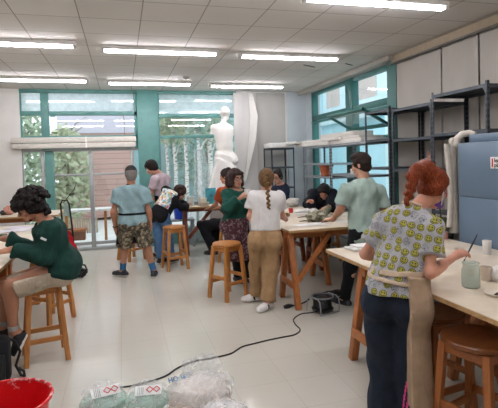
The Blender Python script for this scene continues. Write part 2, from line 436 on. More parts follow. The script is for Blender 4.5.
# loose curled edge of the white screen
mb = MB()
def flap(u, v, o):
    bul = math.sin(min(1, v*1.0)*PI)**1.2
    ks = [(0, 240.5, 242), (.18, 243, 245.5), (.47, 246, 251), (.74, 248.5, 254.5), (1, 247, 251)]
    i = max(k for k in range(4) if ks[k][0] <= v+1e-6); q = (v-ks[i][0])/(ks[i+1][0]-ks[i][0]); l = ks[i][1]+(ks[i+1][1]-ks[i][1])*q; r = ks[i][2]+(ks[i+1][2]-ks[i][2])*q
    x0, x1 = 2.60+(l-244)*.0212, 2.60+(r-244)*.0212
    return (x0+(x1-x0)*u, YB-.09-.16*u*bul-.02*u+o, 1.25+1.88*v)
mb.grid(lambda u, v: flap(u, v, 0), 8, 24); mb.grid(lambda u, v: flap(u, v, .006), 8, 24)
tag(mb.build('loose_curtain_edge', M('dedbd6', .9, var=.02)), 'loose white strip of screen cloth peeling off beside the grey-white curtain', 'cloth')

# ------------------------------------------------------------------ outside
def siding(name, a, b, pitch, gap):
    t = NT(name); v = t.coord(); s = t.node('ShaderNodeSeparateXYZ'); t.link(v, s.inputs[0])
    fr = t.math('FRACT', t.math('DIVIDE', s.outputs[2], pitch)); line = t.math('LESS_THAN', fr, gap)
    n = t.noise(t.mapping(v, (.6, .6, 8)), 3, 4)
    col = t.mix(n, srgb(a), srgb(b)); col = t.mix(t.math('MULTIPLY', line, .55), col, srgb('8d6f66'))
    t.bsdf(col, .8); return t.m
struct('terrace_ground', MB().box((-14, -12, -.2), (30, 40, -.14)), M('d9dad6', .9, var=.03, scale=2))
hb = thing('brick_building', (0, 16, 0), 'pinkish building with horizontal boards seen through the glazed door', 'building')
MB().box((-1.95, -.05, 2.72), (.95, 4, 4.4)).build('upper_wall', M('d3d0dc', .7, var=.03), hb)
MB().box((-1.9, 0, -.05), (.9, 4, 2.72)).build('wall', siding('pink_boards', 'c59d92', 'd9b8ae', .17, .12), hb)
MB().box((-2.1, -.2, 4.4), (1.1, 4.2, 4.6)).build('roof', M('b7b1ab', .8), hb)
for x, l in [(.62, 'a')]:
    f = MB().box((x-.20, -.03, .6), (x+.2, .01, 3.2)); f.build('drainpipe_recess', M('8fb8bd', .5), hb)
# pale blue building beyond the side window
pb = thing('blue_building', (9.2, 9, 0), 'pale blue building seen through the side window over the shelves', 'building')
PB = M('b4e0ea', .7, var=.02, scale=2); PBW = M('d3edf2', .6, var=.02)
MB().box((0, -8, 0), (3, 16, 6.4)).build('wall', PB, pb)
for k in range(7):
    y = -6.2+k*3.0
    fr = MB(); fr.box((-.06, y, 3.75), (0, y+2.2, 5.0)); fr.build('window', PBW, pb)
    MB().box((-.08, y+.5, 3.95), (-.06, y+1.8, 4.75)).build('shutter', M('c9bdb6', .6, var=.04), pb)
    MB().box((-.22, y+2.45, 0), (0, y+2.75, 6.4), bev=.01).build('pilaster', PBW, pb)
for z in (3.2, 5.5): MB().box((-.25, -8, z), (0, 16, z+.28), bev=.01).build('ledge', PBW, pb)

def leafmat(a, b):
    t = NT('foliage_'+a); v = t.coord(); n = t.noise(v, 5, 3)
    col = t.ramp(n, [(.3, srgb(a)), (.7, srgb(b))]); t.bsdf(col, .7, 0, .3); return t.m
LEAF = [leafmat('8fa585', 'bccab0'), leafmat('a3b08e', 'd0d4b6'), leafmat('86a08f', 'b3c6b6')]
BARK = M('8a7b6c', .9, var=.15)
def birch():
    t = NT('birch_bark'); v = t.coord(); n = t.noise(t.mapping(v, (3, 3, 14)), 3, 3)
    col = t.ramp(n, [(.36, srgb('5a514b')), (.46, srgb('e2ddd6'))]); t.bsdf(col, .8); return t.m
BIRCH = birch()
def tree(x, y, h, cr, label, lm, bark, tr=.09, nl=900, seed=1, cz=.62, group='trees in the garden'):
    rnd = random.Random(seed)
    o = thing('garden_tree' if bark is not BIRCH else 'birch_tree', (x, y, -.03), label, 'tree', group=group)
    mb = MB(); mb.tube([(0, 0, 0), (.03, .02, h*.35), (-.04, .03, h*.7), (.02, 0, h)], [tr, tr*.85, tr*.6, tr*.2], 10)
    for k in range(7):
        a = rnd.random()*6.28; z = h*(.4+.08*k); mb.tube([(0, 0, z), (math.cos(a)*cr*.4, math.sin(a)*cr*.4, z+.4), (math.cos(a)*cr*.8, math.sin(a)*cr*.8, z+.6)], [tr*.35, tr*.2, .008], 6)
    mb.build('trunk', bark, o)
    lf = MB()
    for k in range(nl):
        while True:
            p = Vector((rnd.uniform(-1, 1), rnd.uniform(-1, 1), rnd.uniform(-1, 1)))
            if .25 < p.length < 1: break
        c = Vector((p.x*cr, p.y*cr, h*cz+p.z*h*(1-cz)*1.05)); s = rnd.uniform(.06, .15)
        a = Vector((rnd.uniform(-1, 1), rnd.uniform(-1, 1), rnd.uniform(-1, 1))).normalized(); b = a.orthogonal().normalized()
        lf.add([c-a*s, c+b*s*.5, c+a*s, c-b*s*.5], [(0, 1, 2, 3)])
    lf.build('leaves', lm, o)
tree(-2.6, 13.2, 3.6, 1.0, 'leafy tree left of the pink building, closest to the mullion', LEAF[0], BARK, seed=2, cz=.5, nl=1500)
tree(-1.55, 14.6, 2.9, .75, 'bushy young tree standing against the pink boards', LEAF[1], BARK, seed=3, cz=.5, nl=1300)
tree(-3.9, 15.5, 4.6, 1.5, 'tall leafy tree at the far left of the garden', LEAF[2], BARK, seed=4, nl=1500, cz=.5)
tree(3.2, 17.8, 5.2, 1.5, 'tall leafy tree behind the birches', LEAF[2], BARK, seed=9, nl=2200, cz=.55)
tree(.4, 23.5, 8.0, 2.2, 'large tree rising behind the pink building', LEAF[1], BARK, seed=11, nl=1800, cz=.6)
for k, (px, Y, r) in enumerate([(176, 14.6, .07), (187, 13.6, .065), (199, 13.0, .10), (211, 14.0, .09), (168, 15.6, .06)]):
    c = at(px, 200, Y)
    tree(c.x, Y, 4.6, .42, ['thin birch right beside the teal pillar', 'birch with a thin pale trunk, third from the statue', 'thick pale birch trunk, second from the statue', 'thick birch nearest the statue', 'slender birch leaning by the pillar'][k], LEAF[k % 3], BIRCH, tr=r, seed=20+k, nl=350, cz=.75, group='birches in the garden')
gw = thing('rendered_outbuilding', (3.0, 20.5, -.1), 'pale blue-green rendered wall closing the garden behind the birches', 'building')
MB().box((-1.6, 0, 0), (5.6, .3, 5.2), bev=.01).build('render_coat', M('a9c9c8', .8, var=.06, scale=1.5), gw)
MB().box((-1.7, -.05, 5.2), (5.7, .35, 5.3), bev=.01).build('coping', M('cdd6d4', .8), gw)
# bench and table on the terrace
b = thing('garden_bench', (-.95, 11.3, -.02), 'low wooden bench with a slatted beige back outside the glazed door', 'bench')
for k in range(14): MB().box((-.36+k*.053, .10, .12), (-.32+k*.053, .13, .46), bev=.004).build('back_slat', M('cdbfa8', .7), b)
MB().box((-.38, -.20, .20), (.12, .10, .26), bev=.01).build('seat', M('a9683f', .6, var=.1), b)
MB().box((-.36, -.14, 0), (.10, .08, .20), bev=.01).build('box_base', M('7b4a30', .7), b)
b = thing('terrace_table', (-.72, 11.0, -.02), 'long white topped table with a wooden leg outside the glazed door', 'table')
MB().box((-.55, -.2, .68), (.62, .2, .73), bev=.008).build('table_top', M('e4e4e0', .5), b)
for x in (-.5, .33, .58): MB().bar((x, 0, 0), (x, 0, .68), .06, .06).build('leg', M('a5713f', .6), b)

# ------------------------------------------------------------------ light
wd = bpy.data.worlds.new('overcast_sky'); SC.world = wd; wd.use_nodes = True
nt = wd.node_tree; nt.nodes.clear()
bg = nt.nodes.new('ShaderNodeBackground'); ou = nt.nodes.new('ShaderNodeOutputWorld')
bg.inputs[0].default_value = srgb('e8f2fb'); bg.inputs[1].default_value = 1.0
nt.links.new(bg.outputs[0], ou.inputs[0])
SC.view_settings.view_transform = 'Standard'; SC.view_settings.look = 'None'; SC.view_settings.gamma = 1; SC.view_settings.use_curve_mapping = False
SC.view_settings.exposure = 1.25
SC.cycles.max_bounces = 8; SC.cycles.diffuse_bounces = 4; SC.cycles.glossy_bounces = 4; SC.cycles.transparent_max_bounces = 16; SC.cycles.transmission_bounces = 6
SC.cycles.caustics_reflective = False; SC.cycles.caustics_refractive = False
SC.cycles.use_denoising = True
SC.cycles.sample_clamp_indirect = 6
from mathutils import noise as mnoise
# ------------------------------------------------------------------ furniture
def stool_parts(t, seat_m, leg_m, leg_mx, h=.68, r=.175, top=.115, foot=.165):
    mb = MB(); mb.lathe([(0, h-.036), (r*.93, h-.036), (r, h-.026), (r, h-.008), (r*.96, h), (0, h+.001)], n=32); mb.build('seat', seat_m, t)
    fr = MB()
    def leg(s, q, z): k = (h-.036-z)/(h-.036); return Vector((s*(top+(foot-top)*k), q*(top+(foot-top)*k), z))
    for s in (-1, 1):
        for q in (-1, 1):
            MB().bar(leg(s, q, h-.036), leg(s, q, 0), .042, .042, up=(1, 0, 0)).build('leg', leg_m, t)
    for q in (-1, 1):
        MB().bar(leg(-1, q, .20), leg(1, q, .20), .042, .022, up=(0, 1, 0)).build('stretcher', leg_mx, t)
        MB().bar(leg(q, -1, .27), leg(q, 1, .27), .042, .022, up=(1, 0, 0)).build('stretcher', leg_mx, t)
        MB().bar(leg(-1, q, h-.07), leg(1, q, h-.07), .05, .02, up=(0, 1, 0)).build('apron_rail', leg_mx, t)
        MB().bar(leg(q, -1, h-.07), leg(q, 1, h-.07), .05, .02, up=(1, 0, 0)).build('apron_rail', leg_mx, t)
STG = 'wooden studio stools'
st0 = thing('wooden_stool', (1.22, 5.60, 0), 'empty honey wood stool standing right behind the woman in the white t-shirt', 'stool', .5, STG)
stool_parts(st0, W_STOOL, W_STOOL, W_STOOLX)
for x, y, rz, l in [(-.70, 4.40, .22, 'honey wood stool under the curly haired man in the green sweater'),
    (-.80, 5.45, .85, 'honey wood stool standing half hidden behind the seated curly haired man'),
    (.77, 7.42, .2, 'honey wood stool standing behind the person in the black printed jacket'),
    (1.72, 7.48, .3, 'honey wood stool under the person in the rust orange t-shirt'),
    (3.22, 7.05, .1, 'wooden stool under the person bent over the clay mask'),
    (.12, 8.42, .6, 'wooden stool beside the young man in the pale pink t-shirt')]:
    dup(st0, (x, y, 0), rz, l)
st1 = thing('wooden_stool', (1.90, 2.16, 0), 'dark seated wooden stool under the long table, closest to the camera', 'stool', .3, STG)
stool_parts(st1, W_SEATD, W_TRES, W_TRESX, h=.66, r=.20, top=.13, foot=.17)
dup(st1, (1.95, 2.62, 0), .15, 'dark seated wooden stool under the long table, beside the beige apron')

def work_table(x0, x1, y0, y1, h, trestles, label, wm=W_TRES, wx=W_TRESX, topm=None, side=None):
    t = thing('work_table', ((x0+x1)/2, (y0+y1)/2, 0), label, 'table', group='trestle work tables')
    cx, cy = (x0+x1)/2, (y0+y1)/2
    MB().box((x0-cx, y0-cy, h-.03), (x1-cx, y1-cy, h), bev=.003).build('table_top', topm or [TOPW], t)
    e = MB(); d = .002
    e.box((x0-cx-d, y0-cy-d, h-.031), (x1-cx+d, y0-cy+.012, h-.006)); e.box((x0-cx-d, y1-cy-.012, h-.031), (x1-cx+d, y1-cy+d, h-.006))
    e.box((x0-cx-d, y0-cy, h-.031), (x0-cx+.012, y1-cy, h-.006)); e.box((x1-cx-.012, y0-cy, h-.031), (x1-cx+d, y1-cy, h-.006))
    e.build('edge_band', W_PLY, t)
    hb = h-.031
    for (ty, a, b, *opt) in trestles:
        yy = ty-cy; a -= cx; b -= cx
        tr = MB(); tr.box((a, yy-.045, hb-.085), (b, yy+.045, hb), bev=.004)
        o = tr.build('trestle_beam', wx, t)
        for x in (a+.05, b-.05):
            for s in (-1, 1):
                MB().bar((x, yy+s*.05, hb-.005), (x, yy+s*.275, 0), .065, .06, up=(1, 0, 0)).build('leg', wm, o)
            MB().bar((x-.03, yy-.21, .26), (x-.03, yy+.21, .26), .03, .07, up=(0, 0, 1)).build('rail', wx, o)
        if 'diag' in opt:
            MB().bar((a+.08, yy-.19, .30), (a+.55, yy-.06, hb-.05), .06, .035, up=(0, 1, 0)).build('brace', wm, o)
            MB().bar((b-.08, yy-.19, .30), (b-.55, yy-.06, hb-.05), .06, .035, up=(0, 1, 0)).build('brace', wm, o)
        if 'vee' in opt:
            MB().bar((a-.03, yy-.02, .40), (a-.03, yy-.24, hb-.01), .05, .05, up=(1, 0, 0)).build('brace', wm, o)
            MB().bar((a-.03, yy+.02, .40), (a-.03, yy+.23, hb-.01), .05, .05, up=(1, 0, 0)).build('brace', wm, o)
    return t
H = .88
TL = work_table(1.72, 3.0, .3, 3.78, H, [(3.21, 1.76, 2.95), (2.67, 2.3, 2.95, 'vee'), (1.0, 1.76, 2.95)], 'long cream topped work table where the red haired woman paints')
TM = work_table(1.80, 3.36, 4.93, 6.28, H, [(5.10, 1.80, 3.3, 'diag'), (5.92, 2.55, 3.3)], 'cream topped trestle table with clay pieces and a cable reel below')
TB = work_table(2.25, 2.95, 6.31, 7.75, H, [(6.7, 2.3, 2.9), (7.4, 2.3, 2.9)], 'cream topped table adjoining, behind the clay mask, in front of the light grey shelving', W_DARK, W_DARKX)
TC = work_table(.98, 2.35, 8.33, 8.90, H, [(8.62, 1.05, 2.3, 'diag')], 'cream topped work table with white tubs beside the statue', W_DARK, W_DARKX)
TG = work_table(-2.9, -.96, 3.75, 7.0, H, [(4.65, -2.7, -1.0), (6.4, -2.7, -1.0)], 'cream topped table at which the curly haired man works')
TF = work_table(-3.6, -1.05, 8.25, 9.15, H, [(8.5, -3.4, -1.2), (8.9, -3.4, -1.2)], 'brown edged table by the window wall, behind the curly haired man', W_TRES, W_TRESX)

# ------------------------------------------------------------------ shelving
def post(mb, x, y, h, sx, sy):
    """slotted angle post: two flanges with rows of dark holes"""
    w, th = .028, .003
    mb.box((min(x, x+sx*w), min(y, y+sy*th), 0), (max(x, x+sx*w), max(y, y+sy*th), h)); mb.box((min(x, x+sx*th), min(y, y+sy*w), 0), (max(x, x+sx*th), max(y, y+sy*w), h))
    k = .06
    while k < h-.03:
        mb.box((x+sx*.009, min(y-sy*.0008, y+sy*.0038), k), (x+sx*.019, max(y-sy*.0008, y+sy*.0038), k+.025), 1) if sx > 0 else mb.box((x-.019, min(y-sy*.0008, y+sy*.0038), k), (x-.009, max(y-sy*.0008, y+sy*.0038), k+.025), 1)
        ya, yb = sorted((y+sy*.009, y+sy*.019)); mb.box((min(x-sx*.0008, x+sx*.0038), ya, k), (max(x-sx*.0008, x+sx*.0038), yb, k+.025), 1)
        k += .055
def shelving(x0, x1, y0, y1, h, zs, label, mat, smat=None, lip=.035):
    t = thing('shelving_unit', (x0, y0, 0), label, 'shelving', group='metal shelving units')
    W, D = x1-x0, y1-y0
    for x, sx in ((0, 1), (W, -1)):
        for y, sy in ((0, 1), (D, -1)):
            mb = MB(); post(mb, x, y, h, sx, sy); mb.build('post', [mat, DARKHOLE], t)
    for z in zs:
        mb = MB(); mb.box((.004, .004, z-.004), (W-.004, D-.004, z))
        for a, b in (((.004, .004), (W-.004, .007)), ((.004, D-.007), (W-.004, D-.004)), ((.004, .004), (.007, D-.004)), ((W-.007, .004), (W-.004, D-.004))):
            mb.box((a[0], a[1], z-lip), (b[0], b[1], z-.004))
        # corner gussets
        if h > 2.1 and z > 2.2:
            for y, s in ((.003, 1), (D-.003, -1)):
                for x in (-.0025,):
                    mb.add([(x, y, z), (x, y+s*.07, z-.02), (x, y+s*.025, z-.08), (x, y, z-.09)], [(0, 1, 2, 3)])
        mb.build('shelf', smat or mat, t)
    return t
shelving(3.45, 3.93, 3.76, 4.60, 2.40, (2.37, 1.93, 1.05, .55), 'tall dark steel shelving unit rising behind the blue-grey locker', STEEL)
shelving(3.45, 3.92, 4.603, 5.42, 2.33, (2.30, 1.91, 1.52, .9, .4), 'dark steel shelving unit in front of the teal pillar, clay animal on it', STEEL)
shelving(3.45, 3.92, 5.48, 6.12, 2.36, (2.33, 1.93, 1.54, .9, .4), 'dark steel shelving unit behind the man in the mint t-shirt', STEEL)
shelving(3.48, 3.95, 6.15, 7.36, 1.921, (1.92, 1.42, .9, .4), 'light grey shelving unit under the side window, beside the dark ones', STEELL)
shelving(3.48, 3.95, 7.39, 8.62, 1.921, (1.92, 1.60, 1.36, .8, .4), 'light grey shelving unit under the side window with a terracotta pot', STEELL)
shelving(2.96, 3.46, 9.05, 9.58, 1.931, (1.93, 1.54, 1.12, .6), 'dark shelving unit in the back corner with a white foam block on top', STEEL)

# boards lying on the shelves
bd = [((3.46, 7.45, 1.923), (3.97, 8.95, 1.985), 'e2ded7', .02, 'lowest white plaster board on the light grey shelving'),
      ((3.47, 7.0, 1.985), (3.96, 8.75, 2.035), 'd9d5cd', -.015, 'second white board from the bottom on the light grey shelving'),
      ((3.50, 6.35, 1.923), (3.94, 7.40, 1.99), 'e6e2dc', .01, 'white plaster board at the near end of the light grey shelving'),
      ((3.52, 6.45, 1.99), (3.95, 7.0, 2.03), 'cfcac2', .03, 'pale grey board on the near end of the light grey shelving'),
      ((3.55, 6.7, 2.035), (3.92, 7.9, 2.115), 'dbd6ce', .02, 'thick white block lying topmost on the light grey shelving')]
for lo, hi, c, rz, l in bd:
    ce = (Vector(lo)+Vector(hi))/2
    o = MB().box(Vector(lo)-ce, Vector(hi)-ce, bev=.008).build('plaster_board', M(c, .8, var=.03)); o.location = ce; o.rotation_euler = (0, 0, rz)
    tag(o, l, 'board', 'white boards on the shelves')
o = MB().box((2.94, 9.0, 1.932), (3.42, 9.5, 2.03), bev=.01).build('foam_block', M('f0eeea', .7, var=.01)); tag(o, 'white foam block on top of the dark shelving in the back corner', 'block')
o = MB()
for k in range(9): o.box((2.97+k*.05, 8.995, 1.945), (3.0+k*.05, 9.001, 2.02))
# boards between the corner unit and the long shelving
o = MB().box((-.42, -.30, 0), (.42, .30, .05), bev=.006).build('plaster_board', M('d8d4cc', .8, var=.03)); o.location = (3.68, 9.03, 1.99); o.rotation_euler = (0, 0, .25)
tag(o, 'white plaster board bridging the corner shelving and the light grey shelving', 'board', 'white boards on the shelves')

TERRA = M('b5633f', .8, var=.08); TERRAD = M('a05338', .8, var=.08)
t = thing('terracotta_pot', (3.62, 7.86, 1.361), 'orange terracotta pot on the light grey shelving', 'pot')
MB().lathe([(0, 0), (.085, 0), (.11, .10), (.12, .17), (.135, .17), (.135, .20), (.115, .20), (.10, .12), (.07, .02), (0, .02)], n=24).build('body', TERRA, t)
MB().lathe([(.0, .198), (.125, .198), (.128, .206), (.11, .218), (.03, .226), (0, .226)], n=24).build('lid', M('8fa89f', .6), t)
t = thing('terracotta_saucer', (3.68, 7.56, 1.361), 'shallow terracotta saucer on the light grey shelving in front of the pot', 'saucer')
MB().lathe([(0, 0), (.12, 0), (.16, .035), (.165, .035), (.125, .012), (0, .012)], n=28, ay=1.3).build('body', TERRAD, t)
t = thing('white_cup', (3.66, 6.9, 1.421), 'small white cup on the middle of the light grey shelving under the side window', 'cup')
MB().lathe([(0, 0), (.04, 0), (.05, .08), (.044, .08), (.036, .008), (0, .008)], n=18).build('body', WHITE, t)
MB().tube([(.045, 0, .065), (.075, 0, .06), (.078, 0, .03), (.042, 0, .02)], .007).build('handle', WHITE, t)

# ------------------------------------------------------------------ free forms
def lump(c, r, amp=.12, freq=2.2, seed=0, n=28, m=18, flat=None):
    mb = MB(); c = Vector(c)
    def fn(u, v):
        th = 2*PI*u; ph = PI*(v-.5)
        d = Vector((math.cos(ph)*math.cos(th), math.cos(ph)*math.sin(th), math.sin(ph)))
        k = 1+amp*mnoise.noise(d*freq+Vector((seed*3.1, seed*1.7, seed)))+amp*.5*mnoise.noise(d*freq*2.7+Vector((seed, 0, 5)))
        p = Vector((d.x*r[0]*k, d.y*r[1]*k, d.z*r[2]*k))
        if flat is not None and p.z < flat: p.z = flat
        return c+p
    return mb.grid(fn, n, m)
CLAYP = M('c9917f', .85, var=.06)
# clay animal on the dark shelf
t = thing('clay_animal', (3.62, 4.95, 1.522), 'small pinkish clay animal figure on the dark shelving near the teal pillar', 'sculpture')
mb = lump((0, 0, .06), (.09, .14, .06), .15, seed=1, flat=-.06); mb.build('body', M('a88078', .85, var=.1), t)
lump((.0, -.10, .13), (.045, .05, .05), .1, seed=2).build('head', M('b98b80', .85, var=.1), t)
for s in (-1, 1): MB().tube([(s*.025, -.10, .165), (s*.035, -.09, .20), (s*.03, -.085, .215)], [.016, .012, .003]).build('ear', CLAYP, t)

# ------------------------------------------------------------------ locker
LK = M('64788c', .4, var=.02, scale=4); LKD = M('55687b', .4)
t = thing('metal_locker', (3.05, 2.35, 0), 'large blue-grey metal locker with a white sign beside the long table', 'locker')
MB().box((0, 0, .06), (.38, 1.34, 1.79), bev=.008).build('body', LK, t)
MB().box((-.012, .012, 1.30), (.0, 1.33, 1.785), bev=.005).build('door', LK, t)
MB().box((-.012, .012, .08), (.0, 1.33, 1.287), bev=.005).build('door', LK, t)
MB().box((.05, .02, 1.79), (.36, 1.26, 1.865), bev=.01).build('top_tray', LK, t)
MB().box((.02, .02, 0), (.36, 1.32, .06)).build('plinth', LKD, t)
sg = MB().box((-.019, .48, 1.557), (-.012, .93, 1.655), bev=.002).build('sign', M('e4e2de', .5), t)
MB().box((-.0205, .898, 1.570), (-.0185, .912, 1.642)).build('red_bar', M('c0202c', .5), sg)
def text(body, size, mat, parent, loc, rot, name, ext=.0006):
    cu = bpy.data.curves.new(name, 'FONT'); cu.body = body; cu.size = size; cu.extrude = ext; cu.offset = .0012
    tmp = bpy.data.objects.new(name, cu); COL.objects.link(tmp)
    me = bpy.data.meshes.new_from_object(tmp); bpy.data.objects.remove(tmp); me.materials.clear(); me.materials.append(mat)
    o = bpy.data.objects.new(name, me); COL.objects.link(o); o.parent = parent
    o.location = loc; o.rotation_euler = rot; return o
INK = M('1b1b1d', .6)
text('lea', .05, INK, sg, (-.0195, .886, 1.610), (PI/2, 0, -PI/2), 'lettering')
text('pla', .05, INK, sg, (-.0195, .886, 1.570), (PI/2, 0, -PI/2), 'lettering')
# pale smock hanging off the locker's corner
t = thing('hanging_smock', (3.12, 3.76, 0), 'off-white smock hanging down at the far corner of the blue-grey locker', 'smock')
SMK = cloth('cfc8bc', .05)
def sm_fn(o):
    def fn(u, v):
        z = .93+.97*v; wv = .15-.05*v-.02*math.sin(v*9)
        x = -.04+wv*(u-.35)*1.2 + .02*math.sin(u*19+v*3); y = .03+.03*math.sin(u*13+v*2)*(1-.4*v)+o
        if v > .93: x += .04*(v-.93)/.07; z = 1.83+(v-.93)*.3
        return (x, y, z)
    return fn
mb = MB(); mb.grid(sm_fn(0), 26, 40); mb.grid(sm_fn(.008), 26, 40); mb.build('body', SMK, t)
mb = MB()
def slv(u, v): a = u*2*PI; z = .99+.80*v; return (-.10+.02*math.sin(v*4)+.03*math.cos(a), .03+.025*math.sin(a), z)
mb.grid(slv, 14, 20); mb.build('sleeve', SMK, t)
mb = MB(); mb.tube([(-.03, .03, 1.76), (-.01, .02, 1.83), (.03, .0, 1.875), (.08, -.04, 1.885), (.10, -.10, 1.87)], [.04, .036, .034, .034, .022], 12); mb.build('collar', SMK, t)
# clutter on the low shelf seen between her face and the locker
t = thing('dried_plant', (3.24, 4.18, 0), 'dark dried plant branch with seed pods beside the off-white smock', 'plant')
lump((0, 0, .92), (.13, .13, .10), .5, 4, seed=5).build('leaf_clump', M('3c4432', .9, var=.3), t)
mb = MB(); mb.tube([(0, 0, .9), (-.02, .0, 1.1), (-.06, .0, 1.25), (.02, -.02, 1.38), (-.05, 0, 1.5)], .008, 6); mb.build('stem', M('4a3a2a', .8), t)
for p in [(-.07, 0, 1.27), (.03, -.02, 1.38), (-.05, 0, 1.5), (-.10, -.02, 1.15)]: lump(p, (.03, .03, .03), .2, seed=3, n=12, m=8).build('seed_pod', M('4d3b2c', .8), t)
MB().lathe([(0, 0), (.09, 0), (.11, .85), (0, .85)], n=20).build('tall_pot', M('3a3f42', .7), t)

# ------------------------------------------------------------------ floor objects
BLK = M('141416', .45, var=.1); BLKR = M('1b1b1d', .6, var=.1)
cab = MB()
cp = [(318, 312), (309, 313.5), (303, 314), (298, 316), (293.5, 320), (295.5, 325), (299.5, 329), (299.5, 332), (294, 335.5), (284, 337.5), (269, 340.5), (255, 344), (243, 347), (237, 350.5), (230, 354.5), (213, 358.5), (192, 362.5), (177, 369), (166, 376.5), (150, 382), (131, 386.8), (116, 388.5), (101, 392), (90, 397)]
pts = []
gp = [atz(*p) for p in cp]
for i in range(len(gp)-1):
    p0, p1, p2, p3 = gp[max(i-1, 0)], gp[i], gp[i+1], gp[min(i+2, len(gp)-1)]
    for k in range(4):
        s = k/4; q = .5*((2*p1)+(p2-p0)*s+(2*p0-5*p1+4*p2-p3)*s*s+(3*p1-p0-3*p2+p3)*s**3); q.z = .0065; pts.append(q)
cab.tube(pts, .0062, 8); tag(cab.build('extension_cable', BLK), 'black extension cable snaking across the floor from the reel', 'cable')
rc = atz(319, 311); rc.z = 0; rc.x += .03; rc.y -= .03
t = thing('cable_reel', rc, 'black cable reel with a grey tubular stand under the trestle table', 'cable reel', .3)
RG = M('9b9da0', .4, .4)
mb = MB(); mb.lathe([(0, .03), (.115, .03), (.12, .04), (.12, .045), (.08, .05), (.08, .145), (.12, .15), (.12, .16), (.115, .168), (.085, .168), (.075, .155), (0, .155)], n=28); mb.build('drum', BLKR, t)
for k in range(6): MB().tube([(.094*math.cos(a*PI/12), .094*math.sin(a*PI/12), .062+k*.016) for a in range(24)], .009, 6, closed=True).build('cable_winding', BLK, t)
MB().tube([(.117*math.cos(a*PI/14), .117*math.sin(a*PI/14), .17) for a in range(28)], .009, 8, closed=True).build('rim', M('77797c', .4, .3), t)
for s in (-1, 1):
    MB().tube([(s*.13, -.12, .008), (s*.135, -.125, .08), (s*.135, -.115, .15), (s*.135, -.08, .175), (s*.135, .05, .175), (s*.135, .09, .15), (s*.135, .11, .008)], .007, 8).build('stand', RG, t)
MB().tube([(-.13, -.12, .012), (.13, -.12, .012)], .008).build('stand', RG, t)
for a in (0, 2.1, 4.2): MB().lathe([(0, .156), (.018, .156), (.018, .162), (0, .162)], (.045*math.cos(a), .045*math.sin(a), 0), 12).build('socket', M('5a2522' if a == 0 else '303234', .5), t)
pc = atz(290, 308)
t = thing('cable_plug', (pc.x, pc.y, 0), 'black plug and short cable lying between the trestle legs', 'plug')
mb = MB(); mb.tube([(-.07, -.01, .022), (-.02, 0, .025), (.03, .01, .022)], [.02, .026, .014], 10); mb.build('plug_body', BLKR, t)
MB().tube([(.03, .01, .022), (.10, .03, .012), (.20, .05, .03), (.27, .08, .05)], .009).build('cord', BLK, t)
pc = atz(336, 299)
o = lump((0, 0, .035), (.19, .08, .035), .25, seed=8, flat=-.034); o = o.build('cloth_bag', BLKR); o.location = (pc.x-.02, pc.y+.1, 0); o.rotation_euler = (0, 0, .35); tag(o, 'limp black bag lying on the floor behind the cable reel', 'bag')

# red bucket
bc = Vector((-.73, 3.00, 0))
t = thing('red_bucket', bc, 'large plaster splashed red plastic bucket cut by the bottom corner of the photo', 'bucket')
def redsplash(th=.57):
    n = NT('red_splashed_plastic'); v = n.coord(); f = n.noise(v, 26, 4, .6); s = n.node('ShaderNodeSeparateXYZ'); n.link(v, s.inputs[0])
    g = n.math('MULTIPLY_ADD', s.outputs[2], .9, n.math('SUBTRACT', f, .28))
    k = n.ramp(g, [(th, (0, 0, 0, 1)), (th+.07, (1, 1, 1, 1))])
    col = n.mix(n.math('MULTIPLY', k, .75), srgb('d8141c'), srgb('e9d2cf')); n.bsdf(col, .35); return n.m
RSP = redsplash()
BR = .275
MB().lathe([(0, .0), (BR*.78, 0), (BR*.80, .01), (BR*.97, .30), (BR*.955, .30), (BR*.785, .015), (0, .015)], n=48).build('body', RSP, t)
mb = MB(); mb.tube([(BR*math.cos(a*PI/24), BR*math.sin(a*PI/24), .305) for a in range(48)], .011, 8, closed=True); mb.build('rim', redsplash(.49), t)
MB().tube([(BR*math.cos(a), BR*math.sin(a)*.98, .27+.0*a) for a in [k*PI/12+2.6 for k in range(13)]], .006).build('handle', M('d9d9d9', .3, .6), t)

# plastic bags
def film(tint, name, op):
    n = NT(name); tr = n.node('ShaderNodeBsdfTransparent'); b = n.node('ShaderNodeBsdfPrincipled'); b.inputs['Base Color'].default_value = tint; b.inputs['Roughness'].default_value = .25
    v = n.coord(); f = n.noise(v, 14, 4, .6, 1.0); bn = n.node('ShaderNodeBump'); bn.inputs['Strength'].default_value = .7; bn.inputs['Distance'].default_value = .02
    n.link(f, bn.inputs['Height']); n.link(bn.outputs[0], b.inputs['Normal'])
    k = n.ramp(f, [(.35, (op*.6,)*3+(1,)), (.7, (min(1, op*1.3),)*3+(1,))])
    mx = n.node('ShaderNodeMixShader'); n.link(k, mx.inputs[0]); n.link(tr.outputs[0], mx.inputs[1]); n.link(b.outputs[0], mx.inputs[2]); n.link(mx.outputs[0], n.out.inputs[0]); return n.m
FILM = film(srgb('eef0ef'), 'clear_plastic_film', .40); GFILM = film(srgb('c4ecdf'), 'green_plastic_film', .42)
b0 = atz(201, 412); b0.z = 0
t = thing('plaster_bag', b0, 'clear plastic bag full of pinkish white plaster lumps with blue handwriting', 'bag')
lump((0, .02, .10), (.205, .17, .115), .10, 2.2, seed=4, n=36, m=24, flat=-.10).build('contents', M('efe5dc', .9, var=.04), t)
mb = lump((.0, .04, .118), (.225, .185, .13), .12, 2.8, seed=6, n=40, m=28, flat=-.116); mb.build('plastic_film', FILM, t)
mb = MB()
mb.grid(lambda u, v: (-.10+.30*u, .17+.05*v+.015*math.sin(u*11), .20+.10*v*(1-(2*u-1)**2*.6)+.012*math.sin(u*17)), 18, 8); mb.build('bag_neck', FILM, t)
